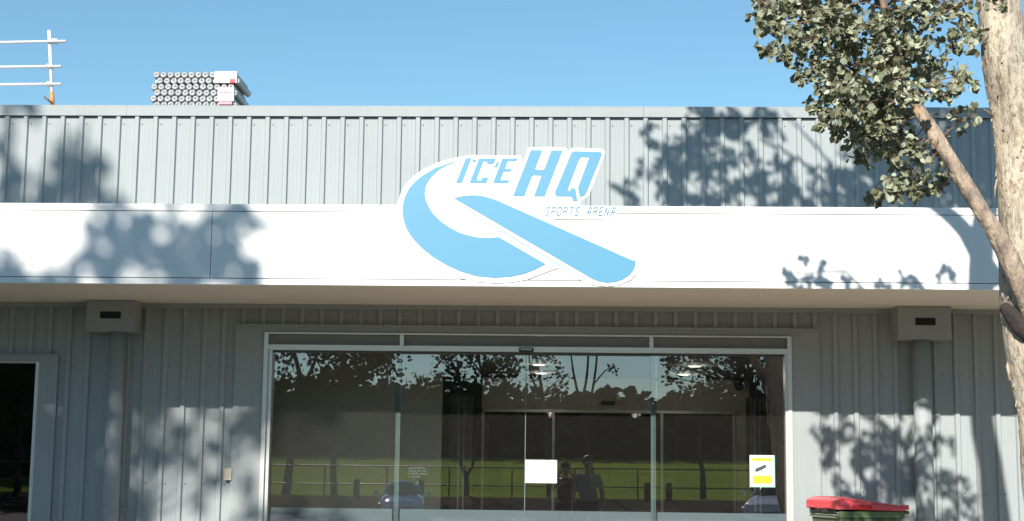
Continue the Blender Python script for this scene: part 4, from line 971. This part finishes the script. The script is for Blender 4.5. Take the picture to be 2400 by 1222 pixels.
# ------------------------------------------------------------------ the two people by the camera
def skin_mesh(name, nodes, edges, m_, parent, root, sub=2):
    idx = {k: i for i, k in enumerate(nodes)}
    me = bpy.data.meshes.new(name); me.from_pydata([n[0] for n in nodes.values()], [(idx[a], idx[b]) for a, b in edges], [])
    me.materials.append(m_); o = bpy.data.objects.new(name, me); COL.objects.link(o); o.parent = parent
    o.modifiers.new('skin', 'SKIN')
    if not me.skin_vertices: me.skin_vertices.new()
    for k, n in nodes.items():
        sv = me.skin_vertices[0].data[idx[k]]; r_ = n[1]; sv.radius = r_ if isinstance(r_, tuple) else (r_, r_); sv.use_root = (k == root)
    s_ = o.modifiers.new('sub', 'SUBSURF'); s_.levels = 1; s_.render_levels = sub
    o.modifiers['skin'].use_smooth_shade = True
    return o
def person(loc, H, label, arms, top_m, leg_m, hair_m, cap=False, rz=0):
    """faces +y (towards the building)"""
    t = thing('person', loc, label, 'person', None, rz); s = H/1.75
    SK = mat('skin', (.42, .25, .18), .55)
    V3 = lambda x, y, z: (x*s, y*s, z*s)
    N = {'pelvis': (V3(0, 0, .95), .13*s), 'waist': (V3(0, 0, 1.08), (.135*s, .10*s)), 'chest': (V3(0, -.01, 1.30), (.16*s, .11*s)), 'collar': (V3(0, -.01, 1.44), (.08*s, .07*s)),
         'neck': (V3(0, 0, 1.50), .052*s), 'jaw': (V3(0, .035, 1.555), (.055*s, .06*s)), 'face': (V3(0, .02, 1.63), (.075*s, .09*s)), 'crown': (V3(0, -.005, 1.70), (.068*s, .08*s)), 'top': (V3(0, -.01, 1.742), .035*s),
         'nose': (V3(0, .118, 1.615), .012*s), 'ear_a': (V3(.082, .0, 1.625), .014*s), 'ear_b': (V3(-.082, .0, 1.625), .014*s)}
    Ed = [('pelvis', 'waist'), ('waist', 'chest'), ('chest', 'collar'), ('collar', 'neck'), ('neck', 'jaw'), ('jaw', 'face'), ('face', 'crown'), ('crown', 'top'), ('face', 'nose'), ('face', 'ear_a'), ('face', 'ear_b')]
    for q, sx in (('l', -1), ('r', 1)):
        N['hip'+q] = (V3(sx*.10, 0, .90), .095*s); N['knee'+q] = (V3(sx*.12, .02, .50), .062*s); N['calf'+q] = (V3(sx*.12, -.015, .36), .06*s); N['ankle'+q] = (V3(sx*.125, -.02, .09), .04*s)
        N['heel'+q] = (V3(sx*.125, -.03, .04), .038*s); N['toe'+q] = (V3(sx*.15, .16, .03), .028*s)
        Ed += [('pelvis', 'hip'+q), ('hip'+q, 'knee'+q), ('knee'+q, 'calf'+q), ('calf'+q, 'ankle'+q), ('ankle'+q, 'heel'+q), ('heel'+q, 'toe'+q)]
        A = arms[q]
        N['sh'+q] = (V3(sx*.17, -.01, 1.40), .058*s); N['el'+q] = (V3(*A[0]), .043*s); N['wr'+q] = (V3(*A[1]), .028*s); 
        d = (Vector(A[2])-Vector(A[1])).normalized(); N['palm'+q] = (V3(*A[2]), (.040*s, .018*s))
        Ed += [('chest', 'sh'+q), ('sh'+q, 'el'+q), ('el'+q, 'wr'+q), ('wr'+q, 'palm'+q)]
        sd = Vector((1, 0, 0)) if abs(d.x) < .7 else Vector((0, 0, 1)); cu = Vector(A[3])
        for k in range(4):
            off = sd*(.026*(k-1.5)); l = (.062, .074, .07, .055)[k]
            p1 = Vector(A[2])+d*.04+off; p2 = p1+d*l*.5+cu*.012; p3 = p2+d*l*.3+cu*.03
            for nm, pp in (('a', p1), ('b', p2), ('c', p3)): N[f'f{q}{k}{nm}'] = (V3(*pp), .0085*s)
            Ed += [('palm'+q, f'f{q}{k}a'), (f'f{q}{k}a', f'f{q}{k}b'), (f'f{q}{k}b', f'f{q}{k}c')]
        p1 = Vector(A[1]).lerp(Vector(A[2]), .6)-sd*sx*.04; p2 = p1+d*.035-sd*sx*.018
        N['th1'+q] = (V3(*p1), .011*s); N['th2'+q] = (V3(*p2), .009*s); Ed += [('palm'+q, 'th1'+q), ('th1'+q, 'th2'+q)]
    skin_mesh('body', N, Ed, SK, t, 'pelvis')
    up = lambda k, f: (N[k][0], tuple(v*f for v in N[k][1]) if isinstance(N[k][1], tuple) else N[k][1]*f)
    S = {'pelvis': (V3(0, 0, .92), (.155*s, .125*s)), 'waist': up('waist', 1.15), 'chest': up('chest', 1.12), 'collar': (V3(0, -.01, 1.43), (.10*s, .085*s))}
    E2 = [('pelvis', 'waist'), ('waist', 'chest'), ('chest', 'collar')]
    for q in 'lr':
        S['sh'+q] = up('sh'+q, 1.22); e = Vector(N['sh'+q][0]).lerp(Vector(N['el'+q][0]), .7); S['sl'+q] = (tuple(e), .062*s); E2 += [('chest', 'sh'+q), ('sh'+q, 'sl'+q)]
    skin_mesh('shirt', S, E2, top_m, t, 'pelvis')
    Tn = {'pelvis': up('pelvis', 1.12)}; E3 = []
    for q in 'lr':
        for k, f in (('hip', 1.12), ('knee', 1.3), ('calf', 1.25), ('ankle', 1.5)): Tn[k+q] = up(k+q, f)
        E3 += [('pelvis', 'hip'+q), ('hip'+q, 'knee'+q), ('knee'+q, 'calf'+q), ('calf'+q, 'ankle'+q)]
    skin_mesh('trousers', Tn, E3, leg_m, t, 'pelvis')
    for q in 'lr':
        a, b = Vector(N['heel'+q][0]), Vector(N['toe'+q][0]); g = MB(); g.tube([a+Vector((0, -.05, .01)), a+Vector((0, 0, .02)), a.lerp(b, .6)+Vector((0, 0, .01)), b+Vector((0, .03, 0))], [.03*s, .052*s, .045*s, .022*s], 12); g.build('shoe', BLK, t, True)
    g = MB(); g.lathe([(.092, -.03), (.098, .02), (.092, .065), (.065, .10), (.03, .115)], (0, 0, 0), 'z', 18)
    h = g.build('cap' if cap else 'hair', hair_m, t, True); h.location = V3(0, -.018, 1.655); h.scale = (s*.97, s*1.12, s)
    if cap:
        g = MB(); g.prism([(-.075, 0), (-.06, .012), (0, .018), (.06, .012), (.075, 0)], .07, .17); b_ = g.build('cap_brim', hair_m, h, True)
    for sx in (-1, 1):
        g = MB(); g.lathe([(.002, -.008), (.011, 0), (.002, .009)], (sx*.032*s, .098*s, 1.635*s), 'y', 8); g.build('eye', mat('eye_white', (.5, .48, .46), .3), t, True)
    g = MB(); g.tube([V3(-.025, .093, 1.575), V3(0, .101, 1.573), V3(.025, .093, 1.575)], .006*s, 6); g.build('mouth', mat('lips', (.35, .14, .12), .5), t, True)
    return t
# positions from their reflections in the glass
zc = gz(-13.7)
person((0.0, -13.80, zc), 1.70, 'person in a dark top and cap raising a small camera to the face', {
    'l': [(-.26, .10, 1.20), (-.12, .22, 1.52), (-.075, .235, 1.58), (.6, .2, .1)], 'r': [(.26, .10, 1.20), (.12, .22, 1.52), (.075, .235, 1.58), (-.6, .2, .1)]},
    mat('dark_top', (.02, .022, .03), .8), mat('dark_trousers', (.02, .02, .025), .8), mat('dark_cap', (.03, .03, .035), .8), True)
t = thing('camera', (0.0, -13.585, 1.455), 'small black camera held up to the face of the person in the cap', 'camera')
g = MB(); g.box(-.06, .06, -.02, .02, -.04, .035); g.build('body', BLK, t, bevel=.006)
g = MB(); g.lathe([(.03, .02), (.03, .055), (.026, .058)], (0, 0, 0), 'y', 16); g.build('lens', mat('lens_barrel', (.03, .03, .03), .3), t, True)
person((0.40, -13.15, zc), 1.80, 'taller bareheaded person with hanging arms beside the person with the camera', {
    'l': [(-.25, -.02, 1.13), (-.27, .04, .87), (-.27, .06, .80), (0, .5, -.2)], 'r': [(.25, -.02, 1.13), (.27, .04, .87), (.27, .06, .80), (0, .5, -.2)]},
    mat('grey_green_shirt', (.22, .24, .2), .85), mat('dark_shorts', (.03, .03, .04), .8), mat('brown_hair', (.09, .055, .03), .55), False)
